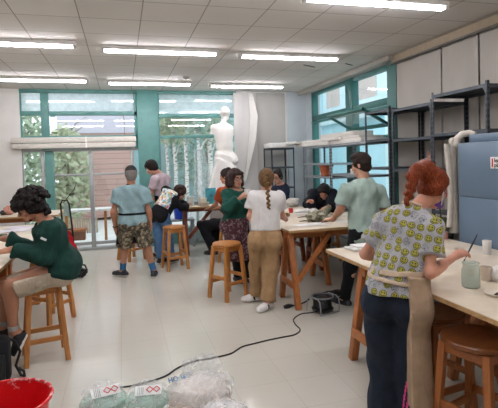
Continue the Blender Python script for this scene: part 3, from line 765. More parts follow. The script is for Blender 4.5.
mb = MB(); mb.grid(lambda u, v: (.10+.16*u+.02*v, .12+.10*v, .17-.10*u+.04*v+.012*math.sin(u*14+v*4)), 14, 8); mb.build('bag_flap', FILM, t)
text('HO 16 P', .045, M('4a78a8', .6), t, (-.205, .03, .215), (math.radians(52), 0, math.radians(14)), 'handwriting')
b1 = atz(212, 424); b1.z = 0
t = thing('plaster_bag', b1+Vector((.04, -.12, 0)), 'white plastic bag in front of the larger bag of plaster lumps, cut by the frame', 'bag')
lump((0, 0, .085), (.17, .13, .09), .2, 2.6, seed=14, n=36, m=24, flat=-.085).build('contents', M('ece9e5', .8, var=.03), t)
lump((0, 0, .092), (.18, .14, .098), .2, 3, seed=15, n=36, m=24, flat=-.09).build('plastic_film', FILM, t)
def clay_bag(px, py, rz, s, label):
    b = atz(px, py); b.z = 0
    t = thing('powder_bag', b, label, 'bag', rz, 'green printed powder bags')
    mb = lump((0, 0, .056*s), (.115*s, .12, .060*s), .12, 2.2, seed=px, n=36, m=20, flat=-.055*s); mb.build('bag_body', GFILM, t)
    lump((0, 0, .048*s), (.09*s, .09, .046*s), .1, 2.2, seed=px, n=24, m=14, flat=-.046*s).build('contents', M('eef1ee', .9, var=.05), t)
    mb = MB(); mb.grid(lambda u, v: (-.10*s+.20*s*u, -.015+.07*v+.01*math.sin(u*15), .10*s+.06*v*(1-(2*u-1)**2)+.006*math.sin(u*21)), 16, 6); mb.build('bag_top', FILM, t)
    lb = MB().add([(-.06*s, -.075, .108*s), (.075*s, -.075, .108*s), (.075*s, .0, .130*s), (-.06*s, .0, .130*s)], [(0, 1, 2, 3)]); lb = lb.build('label_panel', M('eef1ee', .6), t)
    for cx in (.015*s, .05*s):
        mb = MB(); q = .017*s
        for k in range(4):
            a, c = [((0, -1), (1, 0), (0, 1), (-1, 0))[j % 4] for j in (k, k+1)]
            mb.tube([(cx+a[0]*q, -.036+a[1]*q, .122*s+a[1]*q*.4), (cx+c[0]*q, -.036+c[1]*q, .122*s+c[1]*q*.4)], .003, 5)
        mb.build('hazard_diamond', M('c83a40', .6), lb)
    mb = MB()
    for k in range(4): mb.tube([(-.045*s+k*.011, -.07, .111*s), (-.045*s+k*.011, -.01, .1285*s)], .002, 4)
    mb.build('print_lines', M('7b9087', .7), lb)
clay_bag(104, 413, .2, 1.38, 'green printed plastic bag with red diamonds, nearer the red bucket')
clay_bag(148, 410, -.12, 1.3, 'green printed plastic bag with red diamonds, touching the bag of plaster lumps')

# backpack beside the seated man
bp = atz(4, 381); bp.z = 0
t = thing('backpack', (bp.x-.115, bp.y+.0, 0), 'black backpack leaning on the floor at the seated man\'s feet', 'backpack', .2)
mb = MB(); mb.box((-.17, -.09, 0), (.17, .09, .35), bev=.05); mb.build('body', M('101317', .8, var=.1), t)
mb = MB(); mb.box((-.13, -.12, .03), (.13, -.08, .24), bev=.03); mb.build('front_pocket', M('13171b', .8, var=.1), t)
MB().tube([(.13, .06, .32), (.20, .07, .27), (.235, .06, .18), (.20, .04, .08), (.235, .0, .01), (.26, -.03, .01), (.255, -.03, .05), (.22, .0, .07)], .011).build('strap', BLK, t)
MB().tube([(-.05, .05, .345), (-.03, .05, .385), (.03, .05, .385), (.05, .05, .345)], .009).build('grab_loop', BLK, t)

# shopping trolley with red cloth
tc = atz(76, 277); tc.z = 0
t = thing('folding_trolley', (tc.x, tc.y, 0), 'black folding luggage trolley with a red cloth bag behind the seated man', 'trolley', -.25)
MB().tube([(-.17, .10, .06), (-.19, .06, .75), (-.20, .03, 1.10), (-.17, .03, 1.16), (-.10, .03, 1.16), (-.07, .03, 1.10), (-.05, .06, .75), (-.03, .10, .06)], .013).build('frame', BLK, t)
MB().tube([(-.19, .06, .72), (-.05, .06, .72)], .01).build('crossbar', BLK, t)
mb = MB(); mb.add([(-.16, .05, .92), (-.07, .05, .92), (-.07, .05, 1.12), (-.16, .05, 1.12)], [(0, 1, 2, 3)]); mb.build('clear_pocket', M('9ab0a8', .4), t)
mb = MB(); mb.grid(lambda u, v: (-.17+(.16*math.sin(min(1, v*1.35)*PI*.75))*u*1.25*(1 if v < .9 else .8)+.0, .0-.05*math.sin(u*PI)-.02*math.sin(v*7), .16+.60*v-.10*u*v), 14, 18); mb.grid(lambda u, v: (-.17+(.16*math.sin(min(1, v*1.35)*PI*.75))*u*1.25*(1 if v < .9 else .8), .03+.02*math.sin(u*PI), .16+.60*v-.10*u*v), 14, 18)
mb.build('red_bag', cloth('c3202c', .06), t)
MB().tube([(-.17, .1, .20), (.0, .0, .20), (.16, -.06, .19), (.20, -.08, .12), (.17, -.10, .05), (.12, -.10, .02)], .013).build('platform', BLK, t)
lump((.0, .0, .08), (.16, .10, .075), .25, seed=2, flat=-.07).build('folded_net', BLKR, t)
for s in (0, 1): MB().tube([(-.19+s*.20, .13, .055), (-.17+s*.20, .13, .055)], .055, 18).build('wheel', BLK, t)
MB().tube([(-.16, .02, 1.12), (.02, .0, 1.32), (.06, .0, 1.42)], .006).build('cane', M('3b3430', .6), t)

# ------------------------------------------------------------------ things on the tables
zt = H+.001
def on(px, py): p = atz(px, py, H); return p.x, p.y, H
def cup(px, py, r, h, hexc, name, label, cat, inner=None, rgh=.5, group=None):
    t = thing(name, on(px, py), label, cat, group=group)
    MB().lathe([(0, 0), (r*.82, 0), (r*.86, .004), (r, h), (r*.93, h), (r*.78, .01), (0, .01)], n=22).build('body', M(hexc, rgh, var=.03), t)
    if inner: MB().lathe([(0, h*.7), (r*.85, h*.7), (0, h*.705)], n=18).build('contents', M(inner, .6), t)
    return t
# jar of murky water on the long table
jx, jy, jz = on(471, 287)
t = thing('glass_jar', (jx, jy, jz), 'clear glass jar half full of milky water, brush dipped towards it', 'jar')
JG = glass_mat(srgb('e6efe9'), .02, 'jar_glass')
def frosted():
    n = NT('frosted_jar_glass'); tr = n.node('ShaderNodeBsdfTransparent'); tr.inputs[0].default_value = srgb('eef4ef'); b = n.node('ShaderNodeBsdfPrincipled'); b.inputs['Base Color'].default_value = srgb('e6eee8'); b.inputs['Roughness'].default_value = .08
    mx = n.node('ShaderNodeMixShader'); mx.inputs[0].default_value = .42; n.link(tr.outputs[0], mx.inputs[1]); n.link(b.outputs[0], mx.inputs[2]); n.link(mx.outputs[0], n.out.inputs[0]); return n.m
MB().lathe([(0, 0), (.045, 0), (.052, .008), (.053, .10), (.047, .122), (.045, .14), (.049, .143), (.049, .15), (.042, .15), (.041, .14)], n=30).build('glass_body', frosted(), t)
MB().lathe([(0, .006), (.049, .006), (.049, .062), (0, .063)], n=26).build('milky_water', M('cbd8cb', .2, var=.03), t)
MB().lathe([(.0494, .062), (.0494, .070), (.0485, .07), (.0485, .062)], n=26).build('water_line', M('d5ded4', .4), t)
mb = MB()
for r in range(4):
    for k in range(7):
        a = -2.55+k*.085; z = .112-r*.011
        c0, c1 = Vector((math.cos(a)*.0535, math.sin(a)*.0535, z)), Vector((math.cos(a+.05)*.0535, math.sin(a+.05)*.0535, z))
        mb.add([c0, c1, c1+Vector((0, 0, .005)), c0+Vector((0, 0, .005))], [(0, 1, 2, 3)])
mb.build('faded_print', M('8f8468', .8), t)
cup(486, 280, .042, .085, 'd9cbbb', 'plastic_cup', 'translucent beige plastic cup right behind the glass jar', 'cup', 'b7a892', .3)
cup(487, 254, .035, .11, 'e4e2df', 'paper_cup', 'tall white paper cup against the locker, behind the painter\'s hand', 'cup')
cup(445, 239, .03, .07, 'c98f8a', 'plastic_cup', 'small pink cup between the red haired woman\'s face and the locker', 'cup')
t = thing('flat_dish', on(498, 295), 'round shallow cream dish with dark specks, cut by the frame edge', 'dish')
MB().lathe([(0, 0), (.065, 0), (.075, .014), (.07, .016), (.06, .007), (0, .007)], n=28).build('body', M('e0d6c4', .5), t)
for k in range(3): lump((-.03+k*.022, -.02+.012*(k % 2), .012), (.012, .009, .006), .3, seed=k, n=10, m=8).build('dried_clay', M('4d4038', .8), t)
x, y, z = on(499, 282)
o = lump((0, 0, .05), (.05, .05, .055), .25, 2.5, seed=21, flat=-.049).build('crumpled_tissue', M('eeece8', .9, var=.02)); o.location = (x+.01, y, z); tag(o, 'crumpled white tissue behind the shallow dish', 'tissue')
x, y, z = on(459, 249)
o = lump((0, 0, .008), (.05, .03, .007), .3, seed=11, flat=-.007).build('clay_crumb', M('cdbfae', .9)); o.location = (x, y, z+.0005); tag(o, 'small flat crumb of pale clay on the long table behind the hand', 'clay')
# paper boards at the near table's end
p = Vector(on(352, 243)); o = MB().box((-.25, -.085, 0), (.25, .085, .02), bev=.004).build('folded_newspaper', M('d5d4d0', .8, var=.06, scale=30)); o.location = (2.12, 3.66, H+.001); o.rotation_euler = (0, 0, .08); tag(o, 'folded white newspaper at the far end of the long table', 'newspaper')
o = MB().box((-.2, -.07, 0), (.22, .07, .014), bev=.004).build('folded_newspaper', M('e3e2df', .8, var=.05, scale=30)); o.location = (2.13, 3.665, H+.0225); o.rotation_euler = (0, 0, .02); tag(o, 'upper white sheet lying on the folded newspaper', 'newspaper')
# mask and materials on the middle table
mx_, my_, _ = on(321, 222)
t = thing('clay_mask', (mx_, my_+.08, H), 'mottled grey-green clay mask on the middle trestle table', 'mask')
def camo(a, b, c, sc, name):
    n = NT(name); v = n.coord(); f = n.noise(v, sc, 3, .55, .6)
    n.bsdf(n.ramp(f, [(.40, srgb(a)), (.44, srgb(b)), (.55, srgb(b)), (.58, srgb(c))], 'LINEAR'), .8); return n.m
MASKM = camo('4c4a3a', '8b8873', 'b9b5a2', 14, 'mottled_clay')
lump((0, 0, .06), (.17, .13, .075), .35, 2.6, seed=31, n=32, m=20, flat=-.06).build('face_shell', MASKM, t)
for s in (-1, 1): mb = lump((s*.075-.01, -.075, .085), (.04, .035, .04), .2, seed=33+s, n=14, m=10); mb.build('cheek', MASKM, t)
mb = MB(); mb.tube([(.10, .0, .10), (.16, .01, .17), (.15, .02, .21)], [.05, .035, .006], 10); mb.build('horn', M('6e7158', .8, var=.15), t)
def sheet(px, py, w, d, rz, hexc, label, z=.0, name='paper_sheet'):
    x, y, _ = on(px, py); ph = px*.7
    mb = MB(); mb.grid(lambda u, v: (w*(u-.5), d*(v-.5), .004+.003*math.sin(u*5+ph)*math.sin(v*4+ph)), 10, 6); mb.grid(lambda u, v: (w*(u-.5), d*(v-.5), .0015+.003*math.sin(u*5+ph)*math.sin(v*4+ph)), 10, 6)
    o = mb.build(name, M(hexc, .8, var=.02)); o.location = (x, y, H+.003+z); o.rotation_euler = (0, 0, rz); tag(o, label, 'paper', 'papers on the tables'); return o
sheet(310, 225, .42, .22, .1, 'e6e4df', 'white paper sheet in front of the clay mask')
sheet(347, 222, .25, .18, -.2, 'dedcd8', 'white paper under the mint shirted man\'s hand')
sheet(302, 214, .3, .22, .4, 'd9d6d0', 'white crumpled paper beside the red lidded pot', name='paper_sheet')
sheet(14, 231, .38, .26, .2, 'e3dfe3', 'white and lilac papers on the seated man\'s table')
sheet(21, 228, .30, .26, -.1, 'd9d2dc', 'lilac sheet on the seated man\'s table near his chin')
x, y, _ = on(298, 213)
for k, (dx, dy, l) in enumerate([(0, .05, 'white plaster piece nearest the woman in the white t-shirt'), (.13, .10, 'white plaster piece in the middle of the trestle table'), (.22, .02, 'white plaster piece beside the clay mask')]):
    o = lump((0, 0, .028), (.09, .05, .03), .35, 3, seed=40+k, n=18, m=12, flat=-.027).build('plaster_piece', PLASTER); o.location = (x+dx, y+dy-.1, H+.005); o.rotation_euler = (0, 0, .4*k); tag(o, l, 'plaster piece', 'plaster pieces on the trestle table')
t = cup(291, 213, .035, .07, 'c8242e', 'paint_pot', 'small red pot near the white t-shirt woman\'s elbow', 'pot', 'a01c22')
o = lump((0, 0, .03), (.045, .035, .03), .3, 3, seed=51, n=16, m=10, flat=-.028).build('clay_lump', M('6e5a36', .85, var=.2)); x, y, _ = on(287, 217); o.location = (x, y, H+.001); tag(o, 'ochre lump of clay beside the small red pot', 'clay')
for px, py, l in [(303, 218, 'dark modelling tool by the white paper on the trestle table'), (305, 222, 'dark modelling tool nearer the table edge')]:
    x, y, _ = on(px, py); o = MB().tube([(-.08, 0, .008), (.0, .003, .010), (.09, 0, .008)], [.005, .008, .003], 8).build('modelling_tool', M('2c2a28', .6)); o.location = (x, y, H+.006); o.rotation_euler = (0, 0, .1); tag(o, l, 'tool', 'modelling tools')
x, y, _ = on(311, 208); o = lump((0, 0, .04), (.12, .07, .045), .4, 3, seed=61, n=20, m=12, flat=-.04).build('dark_cloth', M('23262b', .9, var=.2)); o.location = (x, y, H+.001); tag(o, 'crumpled dark cloth in front of the person bent over the table', 'cloth')
cup(324, 206, .04, .065, 'd9d7d2', 'plastic_cup', 'white cup under the bent person\'s chin', 'cup')
x, y, _ = on(292, 199)
o = lump((0, 0, .085), (.15, .12, .095), .25, 2.5, seed=71, n=24, m=16, flat=-.084).build('wrapped_clay', M('cfcbc4', .7, var=.05)); o.location = (2.46, 7.52, H+.001); tag(o, 'grey-white wrapped clay block on the table beside the braided woman', 'clay block')
o = lump((0, 0, .07), (.13, .11, .08), .25, 2.5, seed=72, n=24, m=16, flat=-.069).build('wrapped_clay', M('bdb9b1', .7, var=.05)); o.location = (2.78, 7.42, H+.001); tag(o, 'second wrapped clay block, nearer the light grey shelving', 'clay block')

# on the back table
def tcon(px, Y, dz=0): p = at(px, 205, Y); return (p.x, Y, H+dz)
def tub(px, Y, r, h, hexc, label, name='white_tub', lid=True):
    t = thing(name, tcon(px, Y), label, 'tub', group='tubs on the back table')
    MB().lathe([(0, 0), (r*.85, 0), (r*.88, .006), (r, h), (r*.94, h), (r*.82, .01), (0, .01)], n=22).build('body', M(hexc, .5, var=.03), t)
    MB().lathe([(r*1.0, h-.012), (r*1.06, h-.012), (r*1.06, h), (r*.94, h), (r*.94, h-.004)], n=22).build('rim', M(hexc, .4, var=.02), t)
tub(190.5, 8.55, .075, .17, 'c9d3cf', 'grey-green translucent tub on the back table in front of the person in the printed jacket')
tub(202.5, 8.62, .085, .13, 'd6d0c2', 'cream tub on the back table behind the orange shirt')
tub(204, 8.42, .095, .07, 'c9bfa9', 'low cream bowl on the back table next to the orange shirt', 'cream_bowl')
o = MB().box((-.10, -.03, 0), (.10, .03, .30), bev=.004).build('picture_box', M('3e8f9c', .5, var=.25, scale=9)); p = tcon(211, 8.78); o.location = p; o.rotation_euler = (0, 0, .2); tag(o, 'teal patterned box standing on the back table beside the statue', 'box')
o = MB().box((-.14, -.09, 0), (.14, .09, .07), bev=.01).build('grey_case', M('8b9298', .5, var=.05)); p = tcon(196, 8.74); o.location = p; tag(o, 'flat grey case on the back table beside the teal box', 'case')
o = lump((0, 0, .10), (.17, .14, .12), .4, 2.6, seed=81, n=26, m=16, flat=-.098).build('crumpled_plastic', M('e3e1e2', .35, var=.04)); p = tcon(217, 8.7); o.location = (p[0]+.16, p[1]-.06, H+.001); tag(o, 'heap of crumpled white plastic on the back table below the statue', 'plastic')
t = thing('blue_bin', (1.12, 9.35, 0), 'bright blue plastic bin on a grey stand under the back table', 'bin')
MB().lathe([(0, .56), (.13, .56), (.15, .86), (.14, .86), (.12, .57), (0, .57)], n=24).build('body', M('1f46c0', .35), t)
mb = MB()
mb.box((-.25, -.16, .52), (.25, .16, .555), bev=.004); mb.build('shelf', STEELL, t)
for x in (-.22, .22):
    for y in (-.13, .13): MB().box((x-.018, y-.018, 0), (x+.018, y+.018, .52)).build('leg', STEELL, t)
# on the far left table
x, y, _ = on(10, 214.5)
o = lump((0, 0, .07), (.09, .07, .075), .35, 2.6, seed=91, n=22, m=14, flat=-.07).build('clay_bust', CLAYP); o.location = (x, y-.05, H+.001); tag(o, 'small pink clay head on the brown edged table', 'sculpture')
x, y, _ = on(4, 215)
o = lump((0, 0, .04), (.05, .04, .04), .3, 2.6, seed=92, n=16, m=10, flat=-.038).build('clay_lump', M('3b3532', .8)); o.location = (x, y-.05, H+.001); tag(o, 'dark lump beside the small pink clay head', 'clay')
x, y, _ = on(2, 238)
o = MB().box((-.10, -.05, 0), (.10, .05, .04), bev=.01).build('pencil_case', M('39503c', .8)); o.location = (x-.05, y, H+.001); tag(o, 'dark green pencil case at the edge of the photo on the seated man\'s table', 'pencil case')
# ------------------------------------------------------------------ smooth solid modelling for figures and the statue
def A(v): return np.array([float(v[0]), float(v[1]), float(v[2])])
def nrm(v): v = A(v); return v/max(1e-9, np.linalg.norm(v))
def lerp(a, b, t): return A(a)+(A(b)-A(a))*t
class Solid:
    def __init__(s, lo, hi, res):
        s.res = res; s.lo = A(lo); n = np.ceil((A(hi)-s.lo)/res).astype(int)+1
        s.ax = [s.lo[i]+np.arange(n[i])*res for i in range(3)]
        s.d = np.full(tuple(n), 1.0, dtype=np.float32)
    def sl(s, lo, hi):
        out = []
        for i in range(3):
            a = int(max(0, math.floor((lo[i]-s.lo[i])/s.res))); b = int(min(s.d.shape[i], math.ceil((hi[i]-s.lo[i])/s.res)+1)); out.append(slice(a, max(a, b)))
        return tuple(out)
    def pts(s, sl):
        return np.meshgrid(s.ax[0][sl[0]], s.ax[1][sl[1]], s.ax[2][sl[2]], indexing='ij', sparse=True)
    def put(s, sl, v, k):
        a = s.d[sl]
        if k > 0:
            h = np.maximum(k-np.abs(a-v), 0)/k; s.d[sl] = np.minimum(a, v)-h*h*k*.25
        else: s.d[sl] = np.minimum(a, v)
    def cap(s, a, b, ra, rb=None, k=.03, end=None, start=None, flat=None):
        """round cone from a to b; end/start cut it square there; flat=(axis, f) squeezes it along an axis"""
        a, b = A(a), A(b); rb = ra if rb is None else rb; R = max(ra, rb); pad = R+k+2*s.res
        sl = s.sl(np.minimum(a, b)-pad, np.maximum(a, b)+pad)
        x, y, z = s.pts(sl); ab = b-a; L2 = max(1e-9, ab.dot(ab))
        X, Y, Z = x-a[0], y-a[1], z-a[2]
        t = np.clip((X*ab[0]+Y*ab[1]+Z*ab[2])/L2, 0, 1)
        X, Y, Z = X-t*ab[0], Y-t*ab[1], Z-t*ab[2]
        r = ra+(rb-ra)*t
        if flat is not None:
            n, f = nrm(flat[0]), flat[1]; q = X*n[0]+Y*n[1]+Z*n[2]; w = (1/f-1)*q
            v = (np.sqrt((X+w*n[0])**2+(Y+w*n[1])**2+(Z+w*n[2])**2)-r)*(.5+.5*f)
        else: v = np.sqrt(X*X+Y*Y+Z*Z)-r
        u = nrm(ab)
        if end is not None: v = np.maximum(v, (x-b[0])*u[0]+(y-b[1])*u[1]+(z-b[2])*u[2]-end)
        if start is not None: v = np.maximum(v, -((x-a[0])*u[0]+(y-a[1])*u[1]+(z-a[2])*u[2])-start)
        s.put(sl, v.astype(np.float32), k)
    def ell(s, c, r, axes=None, k=.03):
        c = A(c); R = max(r)+k+2*s.res; sl = s.sl(c-R, c+R); x, y, z = s.pts(sl); X, Y, Z = x-c[0], y-c[1], z-c[2]
        if axes is None: axes = ((1, 0, 0), (0, 1, 0), (0, 0, 1))
        k0 = 0; k1 = 0
        for ax, rr in zip(axes, r):
            n = nrm(ax); q = X*n[0]+Y*n[1]+Z*n[2]; k0 = k0+(q/rr)**2; k1 = k1+(q/(rr*rr))**2
        k0 = np.sqrt(k0); v = k0*(k0-1)/np.maximum(np.sqrt(k1), 1e-6)
        s.put(sl, v.astype(np.float32), k)
    def cut(s, p, n, k=0.0):
        """remove everything on the side n points to"""
        p, n = A(p), nrm(n); x, y, z = s.pts((slice(None),)*3)
        s.d = np.maximum(s.d, ((x-p[0])*n[0]+(y-p[1])*n[1]+(z-p[2])*n[2]).astype(np.float32))
    def slab(s, p, n, t):
        s.cut(lerp(p, A(p)+nrm(n), t), n); s.cut(lerp(p, A(p)+nrm(n), -t), -nrm(n))
    def wrinkle(s, amp, freq, seed=0, stretch=(1, 1, 1)):
        rs = np.random.RandomState(seed); x, y, z = s.pts((slice(None),)*3); tot = 0
        for o in range(4):
            w = rs.normal(size=3); w = w/np.linalg.norm(w)*freq*(1+.6*o)*np.array(stretch); ph = rs.rand()*6.28
            w2 = rs.normal(size=3)*freq*.4
            tot = tot+np.sin(x*w[0]+y*w[1]+z*w[2]+ph+1.2*np.sin(x*w2[0]+y*w2[1]+z*w2[2]))/(1+.5*o)
        s.d = s.d+(amp*tot*.5).astype(np.float32)
    def mesh(s):
        d = s.d; d[0], d[-1], d[:, 0], d[:, -1], d[:, :, 0], d[:, :, -1] = (np.maximum(q, .01) for q in (d[0], d[-1], d[:, 0], d[:, -1], d[:, :, 0], d[:, :, -1]))
        g = d < 0
        c = np.zeros(tuple(n-1 for n in d.shape), dtype=np.int8)
        for i in (0, 1):
            for j in (0, 1):
                for k in (0, 1): c += g[i:g.shape[0]-1+i, j:g.shape[1]-1+j, k:g.shape[2]-1+k]
        act = np.argwhere((c > 0) & (c < 8)); N = len(act)
        idx = np.full(c.shape, -1, dtype=np.int64); idx[tuple(act.T)] = np.arange(N)
        off = [(i, j, k) for i in (0, 1) for j in (0, 1) for k in (0, 1)]
        val = np.stack([d[act[:, 0]+o[0], act[:, 1]+o[1], act[:, 2]+o[2]] for o in off], 1)
        pos = np.zeros((N, 3)); cnt = np.zeros(N)
        for a in range(8):
            for b in range(a+1, 8):
                df = [off[b][q]-off[a][q] for q in range(3)]
                if sum(df) != 1 or min(df) < 0: continue
                m = (val[:, a] < 0) != (val[:, b] < 0); t = np.zeros(N); t[m] = val[m, a]/(val[m, a]-val[m, b])
                for q in range(3): pos[m, q] += off[a][q]+t[m]*df[q]
                cnt += m
        V = s.lo+(act+pos/np.maximum(cnt, 1)[:, None])*s.res
        F = []
        for axn in range(3):
            o1, o2 = [q for q in range(3) if q != axn]
            sA = [slice(None)]*3; sB = [slice(None)]*3; sA[axn] = slice(0, -1); sB[axn] = slice(1, None)
            e = np.argwhere(g[tuple(sA)] != g[tuple(sB)])
            e = e[(e[:, o1] > 0) & (e[:, o2] > 0) & (e[:, o1] < d.shape[o1]-1) & (e[:, o2] < d.shape[o2]-1)]
            ins = g[tuple(e.T)]
            def cell(a, b):
                q = e.copy(); q[:, o1] -= a; q[:, o2] -= b; return idx[tuple(q.T)]
            f = np.stack([cell(1, 1), cell(0, 1), cell(0, 0), cell(1, 0)], 1)
            fl = ins if axn != 1 else ~ins
            f[~fl] = f[~fl][:, ::-1]; F.append(f)
        return V, np.concatenate(F)
    def build(s, name, mats, parent=None, base=(0, 0, 0), mi=None, uv=None):
        V, F = s.mesh(); base = A(base)
        me = bpy.data.meshes.new(name); me.vertices.add(len(V)); me.vertices.foreach_set('co', (V-base).astype(np.float32).ravel())
        me.loops.add(len(F)*4); me.loops.foreach_set('vertex_index', F.ravel().astype(np.int32))
        me.polygons.add(len(F)); me.polygons.foreach_set('loop_start', (np.arange(len(F))*4).astype(np.int32))
        try: me.polygons.foreach_set('loop_total', np.full(len(F), 4, dtype=np.int32))
        except Exception: pass
        if not isinstance(mats, (list, tuple)): mats = [mats]
        for m in mats: me.materials.append(m)
        if mi is not None:
            C = V[F].mean(1); me.polygons.foreach_set('material_index', mi(C).astype(np.int32))
        me.update(calc_edges=True)
        me.polygons.foreach_set('use_smooth', np.ones(len(F), dtype=bool))
        if uv is not None:
            l = me.uv_layers.new(name='UVMap'); U = uv(V); l.data.foreach_set('uv', U[F.ravel()].astype(np.float32).ravel())
        me.validate(); me.update()
        o = bpy.data.objects.new(name, me); COL.objects.link(o)
        if parent is not None: o.parent = parent
        return o

SKIN = {}
def skin(hexc):
    if hexc not in SKIN:
        t = NT('skin_'+hexc); v = t.coord(); f = t.noise(v, 9, 3); c = srgb(hexc)
        col = t.mix(t.math('MULTIPLY', f, .4), c, (min(1, c[0]*1.08), c[1]*.86, c[2]*.82, 1))
        b = t.bsdf(col, .5, 0, .4); b.inputs['Subsurface Weight'].default_value = .06; b.inputs['Subsurface Radius'].default_value = (.6, .25, .15); b.inputs['Subsurface Scale'].default_value = .02
        SKIN[hexc] = t.m
    return SKIN[hexc]
LIP = M('a85f58', .5); EYEW = M('e9e4df', .3); IRIS = M('2a1c16', .2); BROWM = M('2a201c', .9)
def hairm(hexc, hi):
    t = NT('hair_'+hexc); v = t.coord(); n = t.noise(t.mapping(v, (60, 60, 12)), 3, 3, .6)
    col = t.ramp(n, [(.3, srgb(hexc)), (.75, srgb(hi))]); t.bsdf(col, .6, 0, .22, bump=n, bstr=.8, bdist=.008); return t.m

class Figure:
    """J holds joints in room space; f/u of the head; sizes scale with s"""
    def __init__(s, J, face, up=(0, 0, 1), size=1.0, female=False, wide=1.0, res=.008):
        s.J = {k: A(v) for k, v in J.items()}; J = s.J; s.s = size; s.female = female; s.w = wide; s.res = res
        s.upv = nrm(J['neck']-J['pel']); r = J['shR']-J['shL']; s.right = nrm(r-s.upv*r.dot(s.upv)); s.front = np.cross(s.upv, s.right)
        hr = J['hipR']-J['hipL']; s.hright = nrm(hr); s.hfront = nrm(np.cross((0, 0, 1), s.hright))
        s.f = nrm(face); u = A(up); u = u-s.f*u.dot(s.f); s.u = nrm(u); s.r = np.cross(s.f, s.u); s.c = J['head']
        P = np.array(list(J.values())); s.lo = P.min(0)-.22; s.hi = P.max(0)+.22; s.lo[2] = max(s.lo[2], -.03)
        s.base = A((J['pel'][0], J['pel'][1], 0))
    def solid(s, lo=None, hi=None, res=None): return Solid(s.lo if lo is None else lo, s.hi if hi is None else hi, res or s.res)
    def near(s, keys, pad, res=None):
        P = np.array([s.J[k] for k in keys]); return Solid(P.min(0)-pad, P.max(0)+pad, res or s.res)
    def torso(s, S, o=0.0, k=.05, hips=True, lowk=0):
        J, q, w = s.J, s.s, s.w; ax = (s.right, s.front, s.upv); T = lambda t: lerp(J['pel'], J['neck'], t)
        if hips:
            S.ell(J['pel']+s.upv*.02*q, (.155*q*w*(1.04 if s.female else 1)+o, .105*q+o, .125*q+o), (s.hright, s.hfront, (0, 0, 1)), k)
            for h in ('hipL', 'hipR'): S.ell(J[h]-s.hfront*.045*q-A((0, 0, .02)), (.085*q*w+o, .085*q+o, .09*q+o), None, k)
        S.ell(T(.36), ((.128 if s.female else .145)*q*w+o, .092*q+o, .15*q+o), ax, k)
        S.ell(T(.66)+s.front*.01*q, ((.140 if s.female else .162)*q*w+o, .105*q+o, .165*q+o), ax, k)
        S.ell(T(.82), (.13*q*w+o, .085*q+o, .10*q+o), ax, k)
        if s.female:
            for g in (-1, 1): S.ell(T(.62)+s.front*.085*q+s.right*g*.065*q, (.052*q+o, .05*q+o, .055*q+o), ax, .04)
        for h in ('shL', 'shR'): S.cap(lerp(J['neck'], J[h], .15)-s.upv*.045*q, J[h], .055*q+o, .05*q+o, k)
    def arm(s, S, side, o=0.0, t=2.0, k=.03, cuff=True, loose=0.0):
        J, q = s.J, s.s; a, b, c = J['sh'+side], J['el'+side], J['wr'+side]; g = (.86 if s.female else 1)
        if t <= 1: S.cap(a, lerp(a, b, t), .05*q+o, (.05-.012*t)*q*g+o+loose, k, end=0 if cuff else None); return
        S.cap(a, b, .05*q*g+o, .037*q*g+o, k); e = lerp(b, c, t-1); S.cap(b, e, .039*q*g+o, (.039-.012*(t-1))*q*g+o+loose, k, end=0 if cuff and t < 2 else None)
        if o == 0: S.cap(lerp(b, c, .15), lerp(b, c, .4), .040*q*g, .034*q*g, k)
    def leg(s, S, side, o=0.0, t=2.0, k=.04, loose=0.0, hem=True):
        J, q = s.J, s.s; a, b, c = J['hip'+side], J['kn'+side], J['an'+side]
        if t <= 1: S.cap(a, lerp(a, b, t), .085*q+o, (.085-.025*t)*q+o+loose, k, end=0 if hem else None); return
        S.cap(a, b, .086*q+o, .056*q+o+loose*.5, k); S.cap(b, lerp(b, c, t-1), .055*q+o+loose*.5, (.055-.019*(t-1))*q+o+loose, k, end=0 if hem and t <= 2 and o > 0 else None)
        if o == 0:
            back = nrm(np.cross(nrm(c-b), s.hright)); back = back if back.dot(s.hfront) < 0 else -back
            S.cap(lerp(b, c, .18)+back*.018*q, lerp(b, c, .45)+back*.012*q, .05*q, .038*q, k)
    def foot(s, S, side):
        J, q = s.J, s.s; an, to = J['an'+side], J['to'+side]; d = nrm(to-an); he = J.get('he'+side, an-A((d[0], d[1], 0))*.05*q-A((0, 0, .045*q)))
        S.cap(an, he, .036*q, .03*q, .02); S.cap(he, to, .03*q, .028*q, .02); S.cap(an, lerp(he, to, .6), .034*q, .032*q, .03)
    def headform(s, S):
        c, f, u, r, q = s.c, s.f, s.u, s.r, s.s; ax = (r, f, u); P = lambda a, b, d: c+r*a*q+f*b*q+u*d*q
        n0 = s.J['neck']; S.cap(n0-s.upv*.02, P(0, -.02, -.05), (.048 if s.female else .057)*q, (.045 if s.female else .054)*q, .03)
        S.ell(P(0, -.012, .03), (.075*q, .094*q, .088*q), ax, .02)
        S.ell(P(0, .03, -.045), (.056*q, .060*q, .074*q), ax, .03)
        S.ell(P(0, .066, -.098), (.026*q, .022*q, .020*q), ax, .03)
        S.cap(P(-.045, .01, -.075), P(-.02, .06, -.098), .016*q, .016*q, .025); S.cap(P(.045, .01, -.075), P(.02, .06, -.098), .016*q, .016*q, .025)
        S.cap(P(-.034, .078, .018), P(.034, .078, .018), .013*q, None, .015)
        S.cap(P(0, .086, .008), P(0, .112, -.034), .009*q, .013*q, .012); S.cap(P(-.011, .098, -.038), P(.011, .098, -.038), .010*q, None, .01)
        S.cap(P(-.018, .088, -.064), P(.018, .088, -.064), .0085*q, None, .01); S.cap(P(-.014, .087, -.074), P(.014, .087, -.074), .009*q, None, .008)
        for g in (-1, 1):
            S.ell(P(g*.031, .074, -.002), (.015*q, .013*q, .009*q), ax, .004)
            S.ell(P(g*.042, .055, -.035), (.022*q, .022*q, .022*q), ax, .02)
            S.ell(P(g*.074, -.012, -.012), (.008*q, .019*q, .031*q), ax, .008)
